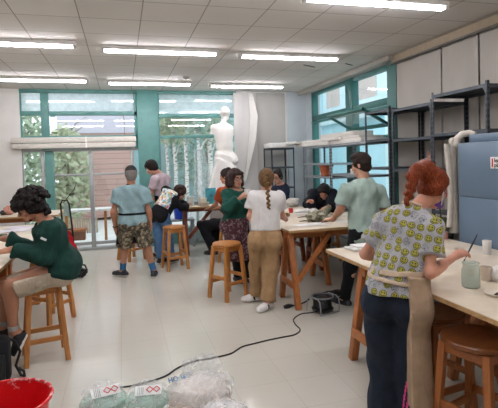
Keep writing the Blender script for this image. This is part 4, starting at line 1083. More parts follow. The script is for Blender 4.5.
    def hand(s, S, side, d, n, curl=.5, spread=1.0, thumb=1):
        """hand at the wrist: d towards the fingers, n out of the palm; thumb = side sign"""
        w, q = s.J['wr'+side], s.s*(.92 if s.female else 1); d = nrm(d); n = A(n); n = nrm(n-d*n.dot(d)); t = np.cross(d, n)*thumb
        S.cap(w-d*.01, w+d*.02*q, .025*q, .026*q, .02); S.ell(w+d*.052*q, (.040*q, .052*q, .017*q), (t, d, n), .015)
        for i, (o, L) in enumerate(((.030, .072), (.011, .082), (-.009, .076), (-.028, .060))):
            p = w+d*(.090-.004*abs(i-1))*q+t*o*q; dd = nrm(d+t*o*3*spread*.4); rr = (.0088, .009, .0088, .0078)[i]*q
            for j, fr in enumerate((.44, .32, .24)):
                a = curl*(.55 if j == 0 else .8)*(1+.08*i); dd = nrm(dd*math.cos(a)+n*math.sin(a)); e = p+dd*L*fr*q; S.cap(p, e, rr, rr*.92, .005); p = e; rr *= .92
                nn = n-dd*n.dot(dd); 
        p = w+d*.028*q+t*.030*q; dd = nrm(d*.62+t*.65+n*.38)
        S.cap(w+d*.02*q+t*.012*q, p, .017*q, .014*q, .012)
        for fr, a in ((.034, .2), (.028, .45)):
            dd = nrm(dd*math.cos(a*curl*1.6)+(d*.6+n*.6-t*.5)*math.sin(a*curl*1.6)); e = p+dd*fr*q; S.cap(p, e, .0105*q, .0095*q, .006); p = e
    def body(s, name, skinhex, label, cat='person', feet=True, hands=None, extra=None, arms=True):
        S = s.solid(); s.torso(S); s.headform(S)
        for sd in 'LR':
            s.arm(S, sd); s.leg(S, sd)
            if feet: s.foot(S, sd)
            if hands and sd in hands:
                a = hands[sd]; s.hand(S, sd, a[0], a[1], *a[2:])
        if extra: extra(S)
        c, f, u, r, q = s.c, s.f, s.u, s.r, s.s
        def mi(C):
            D = C-c; x = D@r/q; y = D@f/q; z = D@u/q; m = np.zeros(len(C))
            m[(y > .078) & (abs(x) < .024) & (z < -.058) & (z > -.079)] = 1
            m[(y > .07) & (abs(abs(x)-.031) < .0125) & (abs(z+.002) < .007)] = 2
            m[(y > .07) & (abs(abs(x)-.031) < .0055) & (abs(z+.002) < .006)] = 3
            m[(y > .065) & (abs(abs(x)-.032) < .020) & (abs(z-.021) < .005)] = 4
            return m
        o = S.build(name, [skin(skinhex), LIP, EYEW, IRIS, BROWM], None, s.base, mi); o.location = s.base; tag(o, label, cat); s.o = o; return o
    def part(s, S, name, mats, mi=None, uv=None): return S.build(name, mats, s.o, s.base, mi, uv)
    # clothes
    def shirt(s, name, mat, o=.014, sleeve=.55, hem=None, hemn=None, wr=.006, seed=1, loose=.012, neck=.03, uv=None, bag=.0, hips=True, mi=None, extra=None):
        S = s.solid(); s.torso(S, o+bag, .06, hips)
        if bag: pass
        for sd in 'LR': s.arm(S, sd, o+.004, sleeve, .04, True, loose)
        if extra: extra(S)
        S.wrinkle(wr, 26, seed, (1, 1, .6)); 
        if hem is not None: S.cut(hem, (0, 0, -1) if hemn is None else hemn)
        x, y, z = S.pts((slice(None),)*3); p = s.J['neck']+s.upv*neck*s.s; n = nrm(s.upv+s.front*.25); b = s.J['neck']
        hole = np.maximum(-((x-p[0])*n[0]+(y-p[1])*n[1]+(z-p[2])*n[2]), np.sqrt((x-b[0])**2+(y-b[1])**2+(z-b[2])**2)-.13*s.s)
        S.d = np.maximum(S.d, -hole.astype(np.float32))
        return s.part(S, name, mat, mi, uv)
    def trousers(s, name, mat, o=.016, t=1.93, waist=None, wr=.006, seed=2, loose=.012, mi=None):
        P = [s.J[k] for k in ('pel', 'hipL', 'hipR', 'knL', 'knR', 'anL', 'anR')]; P = np.array(P); S = Solid(P.min(0)-.24, P.max(0)+.24, s.res)
        s.torso(S, o, .05)
        for sd in 'LR': s.leg(S, sd, o, t, .045, loose)
        S.wrinkle(wr, 22, seed, (1, 1, .8)); S.cut(waist if waist is not None else s.J['pel']+s.upv*.10*s.s, s.upv)
        return s.part(S, name, mat, mi)
    def shoe(s, side, mat, sole, band=None, high=0.0):
        J, q = s.J, s.s; an, to = J['an'+side], J['to'+side]; d = nrm(to-an); flat = nrm((d[0], d[1], 0))
        he = J.get('he'+side, an-flat*.05*q-A((0, 0, .045*q))); up = nrm(np.cross(np.cross(to-he, an-he), to-he))
        P = np.array([an, he, to]); S = Solid(P.min(0)-.08, P.max(0)+.08, min(.006, s.res))
        S.cap(he, lerp(he, to, .65), .040*q, .043*q, .03); S.cap(lerp(he, to, .65), to, .043*q, .036*q, .03); S.cap(lerp(an, he, .2)+up*.01*q, lerp(he, to, .35)+up*.02*q, .042*q, .038*q, .03)
        S.cut(lerp(he, to, .5)-up*.036*q, -up); S.cut(an+up*(.015+high)*q, up)
        z0 = lerp(he, to, .5)-up*.036*q
        o = s.part(S, 'shoe', [mat, sole] + ([band] if band else []), lambda C: np.where((C-z0)@up < .020*q, 1, np.where((abs((C-lerp(he, to, .45))@d+.15*((C-z0)@up)) < .011) & ((C-z0)@up < .07*q), 2, 0) if band else 0))
        return o
    def sock(s, side, mat, top=.12):
        an = s.J['an'+side]; kn = s.J['kn'+side]; u = nrm(kn-an); S = Solid(np.minimum(an, an+u*top)-.09, np.maximum(an, an+u*top)+.09, .006)
        S.cap(an-u*.03, an+u*top, .041*s.s, .047*s.s, .01, end=0); return s.part(S, 'sock', mat)
    # hair
    def hcap(s, S, o=.014, back=.08, front=.055, tilt=.5, wr=.0, k=.02, low=None):
        c, f, u, r, q = s.c, s.f, s.u, s.r, s.s; ax = (r, f, u); P = lambda a, b, d: c+r*a*q+f*b*q+u*d*q
        S.ell(P(0, -.014, .032), (.075*q+o, .094*q+o, .090*q+o), ax, k)
        S.ell(P(0, -.045, -.03), (.062*q+o*.8, .050*q+o*.8, .06*q+o*.6), ax, .03)
        S.cut(P(0, front, .06), f*1.0-u*tilt)
        S.cut(P(0, 0, -(back)), -u+f*.35)
    def P(s, a, b, d): return s.c+s.r*a*s.s+s.f*b*s.s+s.u*d*s.s
    def hsolid(s, pad=.2, res=None): return Solid(s.c-pad, s.c+pad, res or min(.006, s.res))
    def glasses(s, mat):
        mb = MB()
        for g in (-1, 1):
            mb.tube([Vector(s.P(g*.033+.024*math.cos(a), .098-.012*abs(math.cos(a)*.0+g*0), -.006+.019*math.sin(a))) for a in [k*PI/9 for k in range(18)]], .0032*s.s, 6, closed=True)
            mb.tube([Vector(s.P(g*.057, .098, .0)), Vector(s.P(g*.078, .03, .0)), Vector(s.P(g*.079, -.005, .0)), Vector(s.P(g*.079, -.02, -.015))], .0028, 6)
        mb.tube([Vector(s.P(-.010, .100, -.002)), Vector(s.P(.010, .100, -.002))], .003, 6)
        mb.move(Matrix.Translation(Vector(-s.base))); return mb.build('glasses', mat, s.o)
def legs_std(J, pel, right, hipw=.09, **kw):
    pel = A(pel); right = nrm(right); J['pel'] = pel; J['hipL'] = pel-right*hipw-A((0, 0, .03)); J['hipR'] = pel+right*hipw-A((0, 0, .03)); return J
# ------------------------------------------------------------------ people
def tube_local(fig, pts, r, name, mat, n=8):
    mb = MB(); mb.tube([Vector(A(p)-fig.base) for p in pts], r, n); return mb.build(name, mat, fig.o)
BLACKC = cloth('121317', .1); DENIM = cloth('4f6f8f', .10)
SOLEW = M('e6e3df', .6); SHOEB = M('1c1d21', .6, var=.1); SHOEW = M('ece9e6', .5, var=.02)

# --- red haired woman painting at the long table
J = {}
fr = nrm((.66, .75, 0)); rt = np.cross(fr, (0, 0, 1))
pel = A(at(394, 296, 2.48)); legs_std(J, pel, rt, .092)
J['neck'] = A(at(414, 209, 2.50)); J['shL'] = A(at(385, 224, 2.61)); J['shR'] = A(at(431, 227, 2.38))
J['elL'] = A(at(365, 254, 2.73)); J['wrL'] = A(at(392, 260, 2.88)); J['elR'] = A(at(430, 273, 2.31)); J['wrR'] = A(at(457, 255, 2.45))
J['head'] = A(at(433, 187.5, 2.52))
for sd, g in (('L', -1), ('R', 1)):
    J['kn'+sd] = pel+rt*g*.085+fr*.04+A((0, 0, -.44)); J['an'+sd] = pel+rt*(g*.095+.02); J['an'+sd][2] = .09; J['to'+sd] = J['an'+sd]+fr*.16+A((0, 0, -.05))
F11 = Figure(J, (.72, .38, -.50), size=.95, female=True, wide=1.0, res=.0062)
hd = nrm(A(at(472, 249, 2.48))-J['wrR'])
F11.body('person', 'd09a82', 'red haired woman in smiley print t-shirt and beige apron painting at the long table', hands={'R': (hd, (.1, .35, -.9), .85, 1, 1), 'L': ((.6, .7, -.1), (0, .1, -1), .35, 1, -1)})
F11.right_o = 0
def smile_mat():
    n = NT('smiley_print_fabric'); uv = n.coord('UV'); S = 18.5
    vo = n.node('ShaderNodeTexVoronoi', voronoi_dimensions='2D'); vo.inputs['Scale'].default_value = S; vo.inputs['Randomness'].default_value = .3; n.link(uv, vo.inputs['Vector'])
    sub = n.node('ShaderNodeVectorMath', operation='SUBTRACT'); n.link(uv, sub.inputs[0]); n.link(vo.outputs['Position'], sub.inputs[1])
    mapv = sub
    sx = n.node('ShaderNodeSeparateXYZ'); n.link(mapv.outputs[0], sx.inputs[0]); x, y = sx.outputs[0], sx.outputs[1]
    d = n.math('SQRT', n.math('ADD', n.math('MULTIPLY', x, x), n.math('MULTIPLY', y, y)))
    R = .0205
    sc = n.node('ShaderNodeSeparateColor'); n.link(vo.outputs['Color'], sc.inputs[0])
    isf = n.math('GREATER_THAN', sc.outputs[0], .30)
    disc = n.math('MULTIPLY', n.math('LESS_THAN', d, R), isf)
    ring = n.math('MULTIPLY', n.math('LESS_THAN', n.math('ABSOLUTE', n.math('SUBTRACT', d, R)), .0013), isf)
    ex = n.math('SUBTRACT', n.math('ABSOLUTE', x), .0075); ey = n.math('SUBTRACT', y, .0055)
    eye = n.math('LESS_THAN', n.math('ADD', n.math('MULTIPLY', ex, ex), n.math('MULTIPLY', n.math('MULTIPLY', ey, ey), .5)), 1.1e-5)
    mo = n.math('MULTIPLY', n.math('LESS_THAN', n.math('ABSOLUTE', n.math('SUBTRACT', d, .0128)), .0018), n.math('LESS_THAN', y, -.0045))
    feat = n.math('MULTIPLY', n.math('MAXIMUM', eye, mo), isf)
    # the small grey outline doodles between the faces
    nz = n.noise(uv, 120, 1); dd = n.math('MULTIPLY', n.math('LESS_THAN', n.math('ABSOLUTE', n.math('SUBTRACT', nz, .5)), .03), n.math('MULTIPLY', n.math('LESS_THAN', d, .024), n.math('SUBTRACT', 1.0, isf)))
    f = n.noise(n.coord(), 14, 4)
    base = n.mix(f, srgb('a9a9ae'), srgb('b9b9bd'))
    col = n.mix(dd, base, srgb('4f4f55')); col = n.mix(disc, col, srgb('aeaa50')); col = n.mix(n.math('MAXIMUM', ring, feat), col, srgb('3d3c2a'))
    wv = n.noise(n.mapping(n.coord(), (1, 1, .55)), 17, 4, .55, 1.6); n.bsdf(col, .9, 0, .2, bump=wv, bstr=.75, bdist=.022); return n.m
SMILE = smile_mat()
def uvcyl(fig):
    ax = fig.J['pel']; b = nrm(-fig.front*1.0+fig.right*.0); rr = np.cross(fig.upv, b)
    def f(V):
        D = V-ax; h = D@fig.upv; x = D@rr; y = -(D@b); return np.stack([x+np.sign(x)*np.maximum(0, y+.07)*.9+.5, h-np.maximum(0, y+.07)*np.clip((h-.33)*6, 0, 1)*.8], 1)
    return f
T_ = lambda t: lerp(F11.J['pel'], F11.J['neck'], t)
def baggy(S):
    S.ell(T_(.30), (.168, .13, .20), (F11.right, F11.front, F11.upv), .05); S.ell(T_(.05), (.172, .145, .14), (rt, fr, (0, 0, 1)), .05)
def cutx(S): baggy(S); S.d = np.maximum(S.d, np.minimum((S.ax[0]-1.712)[:, None, None], (.99-S.ax[2])[None, None, :]).astype(np.float32))
F11.shirt('smiley_shirt', SMILE, o=.020, sleeve=.62, hem=A((0, 0, .865)), wr=.013, seed=5, loose=.020, neck=.0, uv=uvcyl(F11), extra=cutx)
NAVY = cloth('252d3a', .08); PINK = M('e2408c', .7)
kR, aR, hR = F11.J['knR'], F11.J['anR'], F11.J['hipR']
def stripes(C):
    m = np.zeros(len(C)); D = C-lerp(kR, aR, .3); x = D@rt; y = D@fr; an = np.arctan2(x-0*y, -y); z = C[:, 2]
    side = (z < .34)
    for a0 in (-.62, -.36, -.10): m[side & (abs(an-a0-(z-.10)*1.6) < .06)] = 1
    return m
F11.trousers('track_trousers', [NAVY, PINK], o=.016, t=2.0, waist=pel+A((0, 0, .06)), loose=.040, wr=.010, seed=8, mi=stripes)
for sd in 'LR': F11.shoe(sd, SHOEB, SOLEW)
APR = cloth('b59c82', .05)
S = F11.solid()
S.cap(pel+A((0, 0, .10))+fr*.015, pel+A((0, 0, -.66))+fr*.02+rt*.02, .170, .20, .02, flat=(fr, .95)); F11.torso(S, .030, .06); baggy(S)
S.wrinkle(.010, 16, 4, (1, 1, .15)); S.d -= .018; S.cut((1.715, 0, 0), (1, 0, 0)); S.cut(pel+A((0, 0, .17)), nrm(rt*.15+A((0, 0, 1)))); S.cut(pel+A((0, 0, -.62)), (0, 0, -1)); S.cut(A(at(408.5, 340, 2.34)), (-.88, .32, .0))
F11.part(S, 'apron', APR)
S = F11.solid(); F11.torso(S, .034, .06); baggy(S); S.slab(pel+A((0, 0, .16))+F11.front*0, (.0, .0, 1), .016); S.wrinkle(.003, 40, 3); F11.part(S, 'apron_string', cloth('c7b299', .04))
S = F11.solid(); F11.torso(S, .034, .06); baggy(S); S.d -= .008; S.slab(pel+A((0, 0, .115)), nrm(rt*.12+A((0, 0, 1))), .010); F11.part(S, 'apron_string', cloth('c7b299', .04))
tube_local(F11, [F11.J['neck']+F11.upv*.02-F11.front*.055+F11.right*.06, F11.J['neck']+F11.upv*.03-F11.front*.062, F11.J['neck']+F11.upv*.02-F11.front*.05-F11.right*.06], .010, 'neck_strap', cloth('d8c3a8', .04))
RED = hairm('42150a', 'a34a20')
S = F11.hsolid(.22); F11.hcap(S, .018, .07, .045, .35); P = F11.P
S.wrinkle(.004, 60, 2)
S.cap(P(.0, -.09, .06), P(0, -.135, .055), .045, .05, .02); S.cap(P(0, -.13, .08), P(.0, -.12, .02), .045, .042, .02)
F11.part(S, 'hair', RED)
S = F11.hsolid(.30)
b0, b1 = A(at(414, 166, 2.50)), A(at(399, 209, 2.46))
pth = [A(at(x, y, Y)) for x, y, Y in ((424, 171, 2.45), (417, 172, 2.43), (413, 180, 2.41), (411, 188, 2.40), (409, 195, 2.39), (405, 202, 2.38), (399, 208, 2.38), (392, 212, 2.39))]
for i in range(15):
    t = i/14*(len(pth)-1); j = min(int(t), len(pth)-2); p = lerp(pth[j], pth[j+1], t-j); g = 1 if i % 2 else -1; r = .031-.0011*i
    S.cap(p+A((g*.011, 0, .010)), p+A((-g*.013, -.004, -.014)), r, r*.72, .006)
S.cap(A(at(417, 169, 2.44)), A(at(412, 176, 2.42)), .038, .036, .02); S.wrinkle(.0025, 110, 2)
F11.part(S, 'braid', RED)
S = F11.hsolid(.2); S.ell(P(0, .055, -.085), (.06, .062, .035), (F11.r, F11.f, F11.u), .02); F11.part(S, 'face_mask', cloth('6d4a9c', .05))
for g in (1,):
    tube_local(F11, [P(.055, .04, -.075), P(.076, .0, -.035), P(.079, -.014, .01), P(.076, -.022, .028)], .004, 'mask_loop', SHOEW); tube_local(F11, [P(.058, .055, -.10), P(.077, .004, -.055), P(.080, -.02, -.02), P(.078, -.026, .02)], .004, 'mask_loop', SHOEW)
F11.glasses(M('c02a34', .3))
# the brush she holds
hb = A(at(470, 249, 2.46)); dv = nrm(A(at(479, 231, 2.46))-hb)
o = MB(); a0, a1 = hb-dv*.055, hb+dv*.105
br = thing('paint_brush', Vector(hb), 'thin dark paint brush in the red haired woman\'s raised hand', 'brush')
MB().tube([Vector(a0-hb), Vector((a0+a1)/2-hb), Vector(a1-hb)], [.0035, .0055, .003], 8).build('handle', M('26262c', .3), br)
MB().tube([Vector(a0-hb), Vector(a0-dv*.02-hb)], [.004, .004], 8).build('ferrule', M('b9b9b9', .3, .8), br)
MB().tube([Vector(a0-dv*.02-hb), Vector(a0-dv*.03-hb), Vector(a0-dv*.045-hb)], [.004, .005, .001], 8).build('bristles', M('6b5a48', .8), br)
# --- curly haired man seated at the left
def stand(pel, rt, fr, J, L, R, kf=.03, kz=.47):
    """legs down to ankles L and R (room points at floor level), knees a little forward"""
    legs_std(J, pel, rt)
    for sd, p in (('L', L), ('R', R)):
        p = A(p); J['an'+sd] = A((p[0], p[1], .09)); h = J['hip'+sd]; J['kn'+sd] = lerp(h, J['an'+sd], .49)+fr*kf
        J['to'+sd] = J['an'+sd]+fr*.15+A((0, 0, -.052))
J = {}; Y = 4.33
fr = nrm((-1, .06, 0)); rt = np.cross(fr, (0, 0, 1))
pel = A(at(59, 268, Y)); J['pel'] = pel; J['hipL'] = pel-rt*.09-A((0, 0, .0)); J['hipR'] = pel+rt*.09
J['neck'] = A(at(48, 222, Y-.02)); J['shL'] = A(at(51, 231, Y-.17)); J['shR'] = A(at(47, 230, Y+.16))
J['elL'] = A(at(45, 257, Y-.20)); J['wrL'] = A(at(13, 249.5, Y-.12)); J['elR'] = A(at(38, 252, Y+.20)); J['wrR'] = A(at(6, 238.5, Y+.22))
J['head'] = A(at(30, 206, Y-.02))
J['knL'] = A(at(9, 287, Y-.13)); J['knR'] = A(at(5, 284, Y+.12)); J['anL'] = A(at(14, 331, Y-.10)); J['anR'] = A(at(4, 327, Y+.08))
J['heL'] = A(at(24, 335, Y-.10)); J['toL'] = A(at(15, 352, Y-.12)); J['heR'] = A(at(10, 332, Y+.08)); J['toR'] = A(at(-4, 337, Y+.06))
F1 = Figure(J, (-.86, -.12, -.42), size=1.0, res=.0075)
F1.body('person', 'b58468', 'curly haired man in green sweater and beige shorts seated at the table', hands={'L': ((-1, .1, -.12), (.1, .4, -.9), .55, 1, -1), 'R': ((-1, -.05, .0), (0, -.3, -.95), .5, 1, 1)})
GREEN = cloth('1a3d36', .07)
F1.shirt('sweater', GREEN, o=.024, sleeve=1.93, hem=pel+A((0, 0, -.045)), hemn=A((-.30, 0, -1)), wr=.014, seed=11, loose=.012, neck=.01, extra=lambda S: S.ell(pel+A((.03, 0, .03)), (.165, .20, .16), None, .05))
F1.trousers('shorts', cloth('b9ac98', .05), o=.024, t=.86, waist=pel+F1.upv*.02, wr=.010, seed=4, loose=.03)
lg = F1.part
mb = MB(); c_ = A(at(43.5, 239, Y-.26))-F1.base; mb.box((-.024, -.006, -.008), (.024, .004, .008)); mb.move(Matrix.Translation(Vector(c_)) @ Matrix.Rotation(.5, 4, 'Y')); mb.build('chest_badge', M('dfe3e0', .6), F1.o)
for sd in 'LR': F1.sock(sd, cloth('a9a7a4', .05), .05); F1.shoe(sd, SHOEB, SOLEW)
CURL = hairm('0b0909', '2a2220')
S = F1.hsolid(.26, .006); F1.hcap(S, .030, .10, .06, .2, k=.02); P = F1.P
rs = np.random.RandomState(3)
for i in range(260):
    a = rs.rand()*2*PI; zz = rs.uniform(-.12, 1); rr = math.sqrt(max(0, 1-min(1, zz)**2)); q_ = rs.uniform(.98, 1.16); d = A((rr*math.cos(a)*.108*q_, rr*math.sin(a)*.130*q_-.026, zz*.122*q_+.018))
    if d[1] > .055 and d[2] < .012: continue
    if d[1] > .02 and d[2] < -.01: continue
    S.ell(P(*d), (rs.uniform(.011, .023),)*3, None, .003)
for i in range(70):     # curls at the back of the neck and over the brow
    a = rs.uniform(-1, 1); S.ell(P(a*.085, -.085+rs.uniform(-.03, .03), -.06+rs.uniform(-.06, .05)), (rs.uniform(.014, .024),)*3, None, .008)
    if i < 34: S.ell(P(a*.075, .085+rs.uniform(-.02, .022), .058+rs.uniform(-.03, .035)), (rs.uniform(.012, .02),)*3, None, .006)
for g in (-1, 1):
    for i in range(16): S.ell(P(g*.085+rs.uniform(-.01, .012), -.01+rs.uniform(-.03, .035), -.02+rs.uniform(-.035, .05)), (rs.uniform(.012, .02),)*3, None, .006)
F1.part(S, 'curly_hair', CURL)
F1.glasses(M('141416', .3))
S = F1.hsolid(.2, .006); S.cap(P(-.04, .05, -.105), P(.04, .05, -.105), .012, None, .02); S.ell(P(0, .082, -.10), (.02, .012, .014), (F1.r, F1.f, F1.u), .01)
F1.part(S, 'beard', M('2a1d17', .9))

# --- woman in the white t-shirt, seen from behind
J = {}; Y = 4.97
fr = nrm((.30, .95, 0)); rt = np.cross(fr, (0, 0, 1)); pel = A(at(265, 237, Y))
stand(pel, rt, fr, J, atz(257, 301), atz(268, 309.5), .03)
J['toL'] = J['anL']+nrm((-.92, .05, 0))*.16+A((0, 0, -.052)); J['toR'] = J['anR']+nrm((-.55, -.35, 0))*.15+A((0, 0, -.052))
J['neck'] = A(at(266, 189, Y)); J['shL'] = A(at(254, 197, Y+.05)); J['shR'] = A(at(278, 197, Y-.05))
J['elL'] = A(at(250, 216, Y+.06)); J['wrL'] = A(at(255, 225, Y+.27)); J['elR'] = A(at(282.5, 216, Y+.02)); J['wrR'] = A(at(286, 219, Y+.24)); J['head'] = A(at(266.5, 179.5, Y+.02))
J['neck'] = A(at(266, 191.5, Y))
F7 = Figure(J, (.35, .92, -.15), size=.97, female=True, wide=1.03, res=.0075)
F7.body('person', 'cf9d86', 'woman in white t-shirt and khaki trousers with a long braid, seen from behind', hands={'L': ((.5, .8, -.2), (.6, -.3, -.6), .5, 1, -1), 'R': ((.3, .9, -.1), (-.6, .2, -.6), .5, 1, 1)})
def b7(S): S.ell(lerp(pel, F7.J['neck'], .32), (.165, .115, .2), (F7.right, F7.front, F7.upv), .05)
F7.shirt('t_shirt', cloth('e2dfdc', .02), o=.018, sleeve=.62, hem=pel+A((0, 0, .085)), wr=.010, seed=21, loose=.020, neck=.005, extra=b7)
F7.trousers('khaki_trousers', cloth('a58561', .06), o=.020, t=1.97, waist=pel+A((0, 0, .13)), loose=.030, wr=.010, seed=22)
for sd in 'LR': F7.shoe(sd, SHOEW, SOLEW, SHOEB)
BROWNH = hairm('33231a', '8d6b47'); BLH = hairm('2e2017', 'a07a4a')
S = F7.hsolid(.2); F7.hcap(S, .016, .085, .03, .3); S.wrinkle(.004, 60, 3); P = F7.P; S.cap(P(0, -.085, .055), P(0, -.10, .0), .034, .03, .02); F7.part(S, 'hair', BROWNH)
S = F7.hsolid(.45); P0 = [P(0, -.105, .07), P(0, -.115, .0), P(.005, -.115, -.07), P(.012, -.095, -.12), P(.02, -.10, -.20), P(.022, -.105, -.28), P(.028, -.11, -.335)]
for i in range(17):
    t = i/16*5.99; j = int(t); p = lerp(P0[j], P0[j+1], t-j); g = 1 if i % 2 else -1; r = .024-.0007*i; S.cap(p+F7.r*g*.011+F7.u*.010, p-F7.r*g*.011-F7.u*.012, r, r*.75, .005)
F7.part(S, 'braid', BLH)

# --- man in the mint t-shirt
J = {}; Y = 4.56
fr = nrm((-.38, .92, 0)); rt = np.cross(fr, (0, 0, 1)); pel = A(at(364, 230, Y))
stand(pel, rt, fr, J, atz(345, 306.5), atz(372, 309), .02)
J['neck'] = A(at(363, 180, Y)); J['shL'] = A(at(347, 191, Y-.03)); J['shR'] = A(at(378, 192, Y+.06)); J['elL'] = A(at(341.5, 208, Y+.04)); J['wrL'] = A(at(333, 219, Y+.22))
J['elR'] = A(at(384, 214, Y+.06)); J['wrR'] = A(at(375, 226, Y+.25)); J['head'] = A(at(361, 164.5, Y+.02))
F10 = Figure(J, (-.55, .80, -.22), size=1.02, res=.0075)
F10.body('person', 'c79a80', 'dark haired man in mint t-shirt and black trousers leaning on the clay table', hands={'L': ((-.5, .8, -.12), (.1, .2, -1), .35, 1, -1), 'R': ((-.6, .75, -.1), (0, .2, -1), .4, 1, 1)})
def b10(S): S.ell(lerp(pel, F10.J['neck'], .2), (.178, .13, .26), (F10.right, F10.front, F10.upv), .05); S.ell(pel-A((0, 0, .06)), (.175, .14, .17), (rt, fr, (0, 0, 1)), .05)
F10.shirt('t_shirt', cloth('a1b6ac', .04), o=.022, sleeve=.66, hem=A((0, 0, .745)), wr=.012, seed=31, loose=.026, neck=.012, extra=b10)
F10.trousers('black_trousers', BLACKC, o=.012, t=1.98, waist=pel+A((0, 0, .07)), loose=.012, seed=33)
for sd in 'LR': F10.shoe(sd, SHOEB, SOLEW)
DARKH = hairm('140f0d', '3a2a22')
S = F10.hsolid(.18); F10.hcap(S, .013, .105, .075, .35); P = F10.P
S.ell(P(0, .03, .095), (.07, .075, .03), (F10.r, F10.f, F10.u), .03)
for g in (-1, 1): S.cap(P(g*.078, .012, .03), P(g*.079, .010, -.005), .012, .008, .01)
S.wrinkle(.005, 55, 4); F10.part(S, 'hair', DARKH)

# --- man in camouflage shorts walking away
J = {}; Y = 6.97
fr = nrm((-.05, .99, 0)); rt = np.cross(fr, (0, 0, 1)); pel = A(at(133, 219, Y))
stand(pel, rt, fr, J, atz(123, 276.5), atz(154, 277), .03)
J['toL'] = J['anL']+nrm((-.75, .55, 0))*.15+A((0, 0, -.05)); J['toR'] = J['anR']+nrm((.15, .9, 0))*.15+A((0, 0, -.05))
J['neck'] = A(at(131, 186.5, Y)); J['shL'] = A(at(118.5, 193, Y)); J['shR'] = A(at(144, 193, Y)); J['elL'] = A(at(113.5, 212, Y-.02)); J['wrL'] = A(at(115.5, 228, Y+.06))
J['elR'] = A(at(148.5, 211, Y-.03)); J['wrR'] = A(at(150.5, 226, Y+.08)); J['head'] = A(at(131, 174.5, Y))
F2 = Figure(J, (-.02, .99, -.08), size=1.05, wide=1.05, res=.0085)
F2.body('person', 'b08166', 'grey cropped man in pale teal t-shirt and camouflage shorts walking away', hands={'L': ((.05, .15, -1), (.9, .2, 0), .45, 1, -1), 'R': ((-.02, .2, -1), (-.9, .2, 0), .45, 1, 1)})
F2.shirt('t_shirt', cloth('86a2a6', .05), o=.026, sleeve=.60, hem=A((0, 0, .80)), wr=.011, seed=41, loose=.022, neck=.012)
CAMO = camo('26251f', '5c5444', 'a0947c', 20, 'camouflage_fabric')
F2.trousers('camouflage_shorts', CAMO, o=.026, t=.99, waist=A((0, 0, .83)), loose=.040, wr=.010, seed=42)
for sd in 'LR': F2.sock(sd, cloth('3c6c96', .08), .13); F2.shoe(sd, M('23262e', .7, var=.12), SOLEW)
S = F2.solid(); F2.torso(S, .044, .05); S.slab(pel+A((0, 0, .085)), (0, 0, 1), .014); F2.part(S, 'apron_tie', BLACKC)
S = F2.solid(); F2.torso(S, .026, .05); S.cap(pel-rt*.10, pel-rt*.13+A((0, 0, -.34)), .115, .12, .05); S.cap(pel+rt*.06+fr*.03, pel+rt*.08+fr*.03+A((0, 0, -.34)), .10, .10, .05); S.cut(pel+A((0, 0, .18)), (0, 0, 1)); S.cut(pel+A((0, 0, -.36)), (0, 0, -1)); S.cut(pel+fr*.035, -fr); F2.part(S, 'black_apron', BLACKC)
S = F2.hsolid(.18); F2.hcap(S, .011, .085, .07, .3)
P = F2.P; F2.part(S, 'cropped_hair', [M('77726d', .9, var=.15, scale=60), M('2f2b2a', .9, var=.15, scale=60)], lambda C: (((C-F2.c)@F2.u) > .055).astype(int))
tube_local(F2, [F2.J['neck']+F2.upv*.035+A((math.cos(a)*.062, math.sin(a)*.062, 0)) for a in [k*PI/8 for k in range(17)]], .007, 'neck_cord', BLACKC)
w_ = F2.J['wrL']+A((0, 0, .02)); mb = MB(); mb.tube([Vector(w_-F2.base+A((.031*math.cos(a), .031*math.sin(a), 0))) for a in [k*PI/8 for k in range(16)]], .011, 6, closed=True); mb.build('wrist_watch', BLACKC, F2.o)

# --- woman in the green blouse
J = {}; Y = 6.0
fr = nrm((.42, -.90, 0)); rt = np.cross(fr, (0, 0, 1)); pel = A(at(236, 222, Y))
stand(pel, rt, fr, J, atz(251, 284), atz(238, 282.5), .03)
J['neck'] = A(at(235, 188.5, Y)); J['shR'] = A(at(226.5, 195, Y-.08)); J['shL'] = A(at(244, 195, Y+.08)); J['elR'] = A(at(227, 208.5, Y-.26)); J['wrR'] = A(at(241.5, 197, Y-.34)); J['elL'] = A(at(246, 212, Y+.02)); J['wrL'] = A(at(250, 203, Y-.12)); J['head'] = A(at(235.5, 178.5, Y-.04))
F6 = Figure(J, (.38, -.92, -.06), size=.97, female=True, wide=1.04, res=.0075)
F6.body('person', 'b98b74', 'bobbed woman with glasses in green blouse and burgundy apron facing the camera', hands={'R': ((.85, -.2, .35), (.2, .8, -.3), .8, 1, 1), 'L': ((.3, -.3, .8), (-.6, -.5, 0), .5, 1, -1)})
F6.shirt('green_blouse', cloth('1c4c41', .07), o=.024, sleeve=1.78, hem=pel+A((0, 0, .03)), wr=.013, seed=51, loose=.02, neck=-.012)
BURG = camo('3c1f28', '4d2a33', '8a737a', 30, 'burgundy_stained_fabric')
S = F6.solid(); F6.torso(S, .034, .05); S.cap(pel+A((0, 0, -.05)), pel+A((0, 0, -.46)), .165, .185, .05, flat=(fr, .85)); S.wrinkle(.010, 18, 6, (1, 1, .2)); S.cut(pel+A((0, 0, .06)), (0, 0, 1)); S.cut(pel+A((0, 0, -.50)), (0, 0, -1)); F6.part(S, 'burgundy_apron', BURG)
F6.trousers('dark_trousers', BLACKC, o=.012, t=1.97, waist=pel+A((0, 0, .04)), seed=52)
for sd in 'LR': F6.shoe(sd, SHOEB, SHOEB)
S = F6.hsolid(.2); F6.hcap(S, .026, .12, .064, .1, k=.02); P = F6.P
for g in (-1, 1): S.cap(P(g*.080, .015, .05), P(g*.088, .02, -.085), .030, .034, .03)
S.cap(P(-.06, -.08, .0), P(-.06, -.075, -.085), .05, .045, .03); S.cap(P(.06, -.08, .0), P(.06, -.075, -.085), .05, .045, .03); S.cap(P(-.055, .072, .075), P(.055, .072, .075), .024, .024, .02)
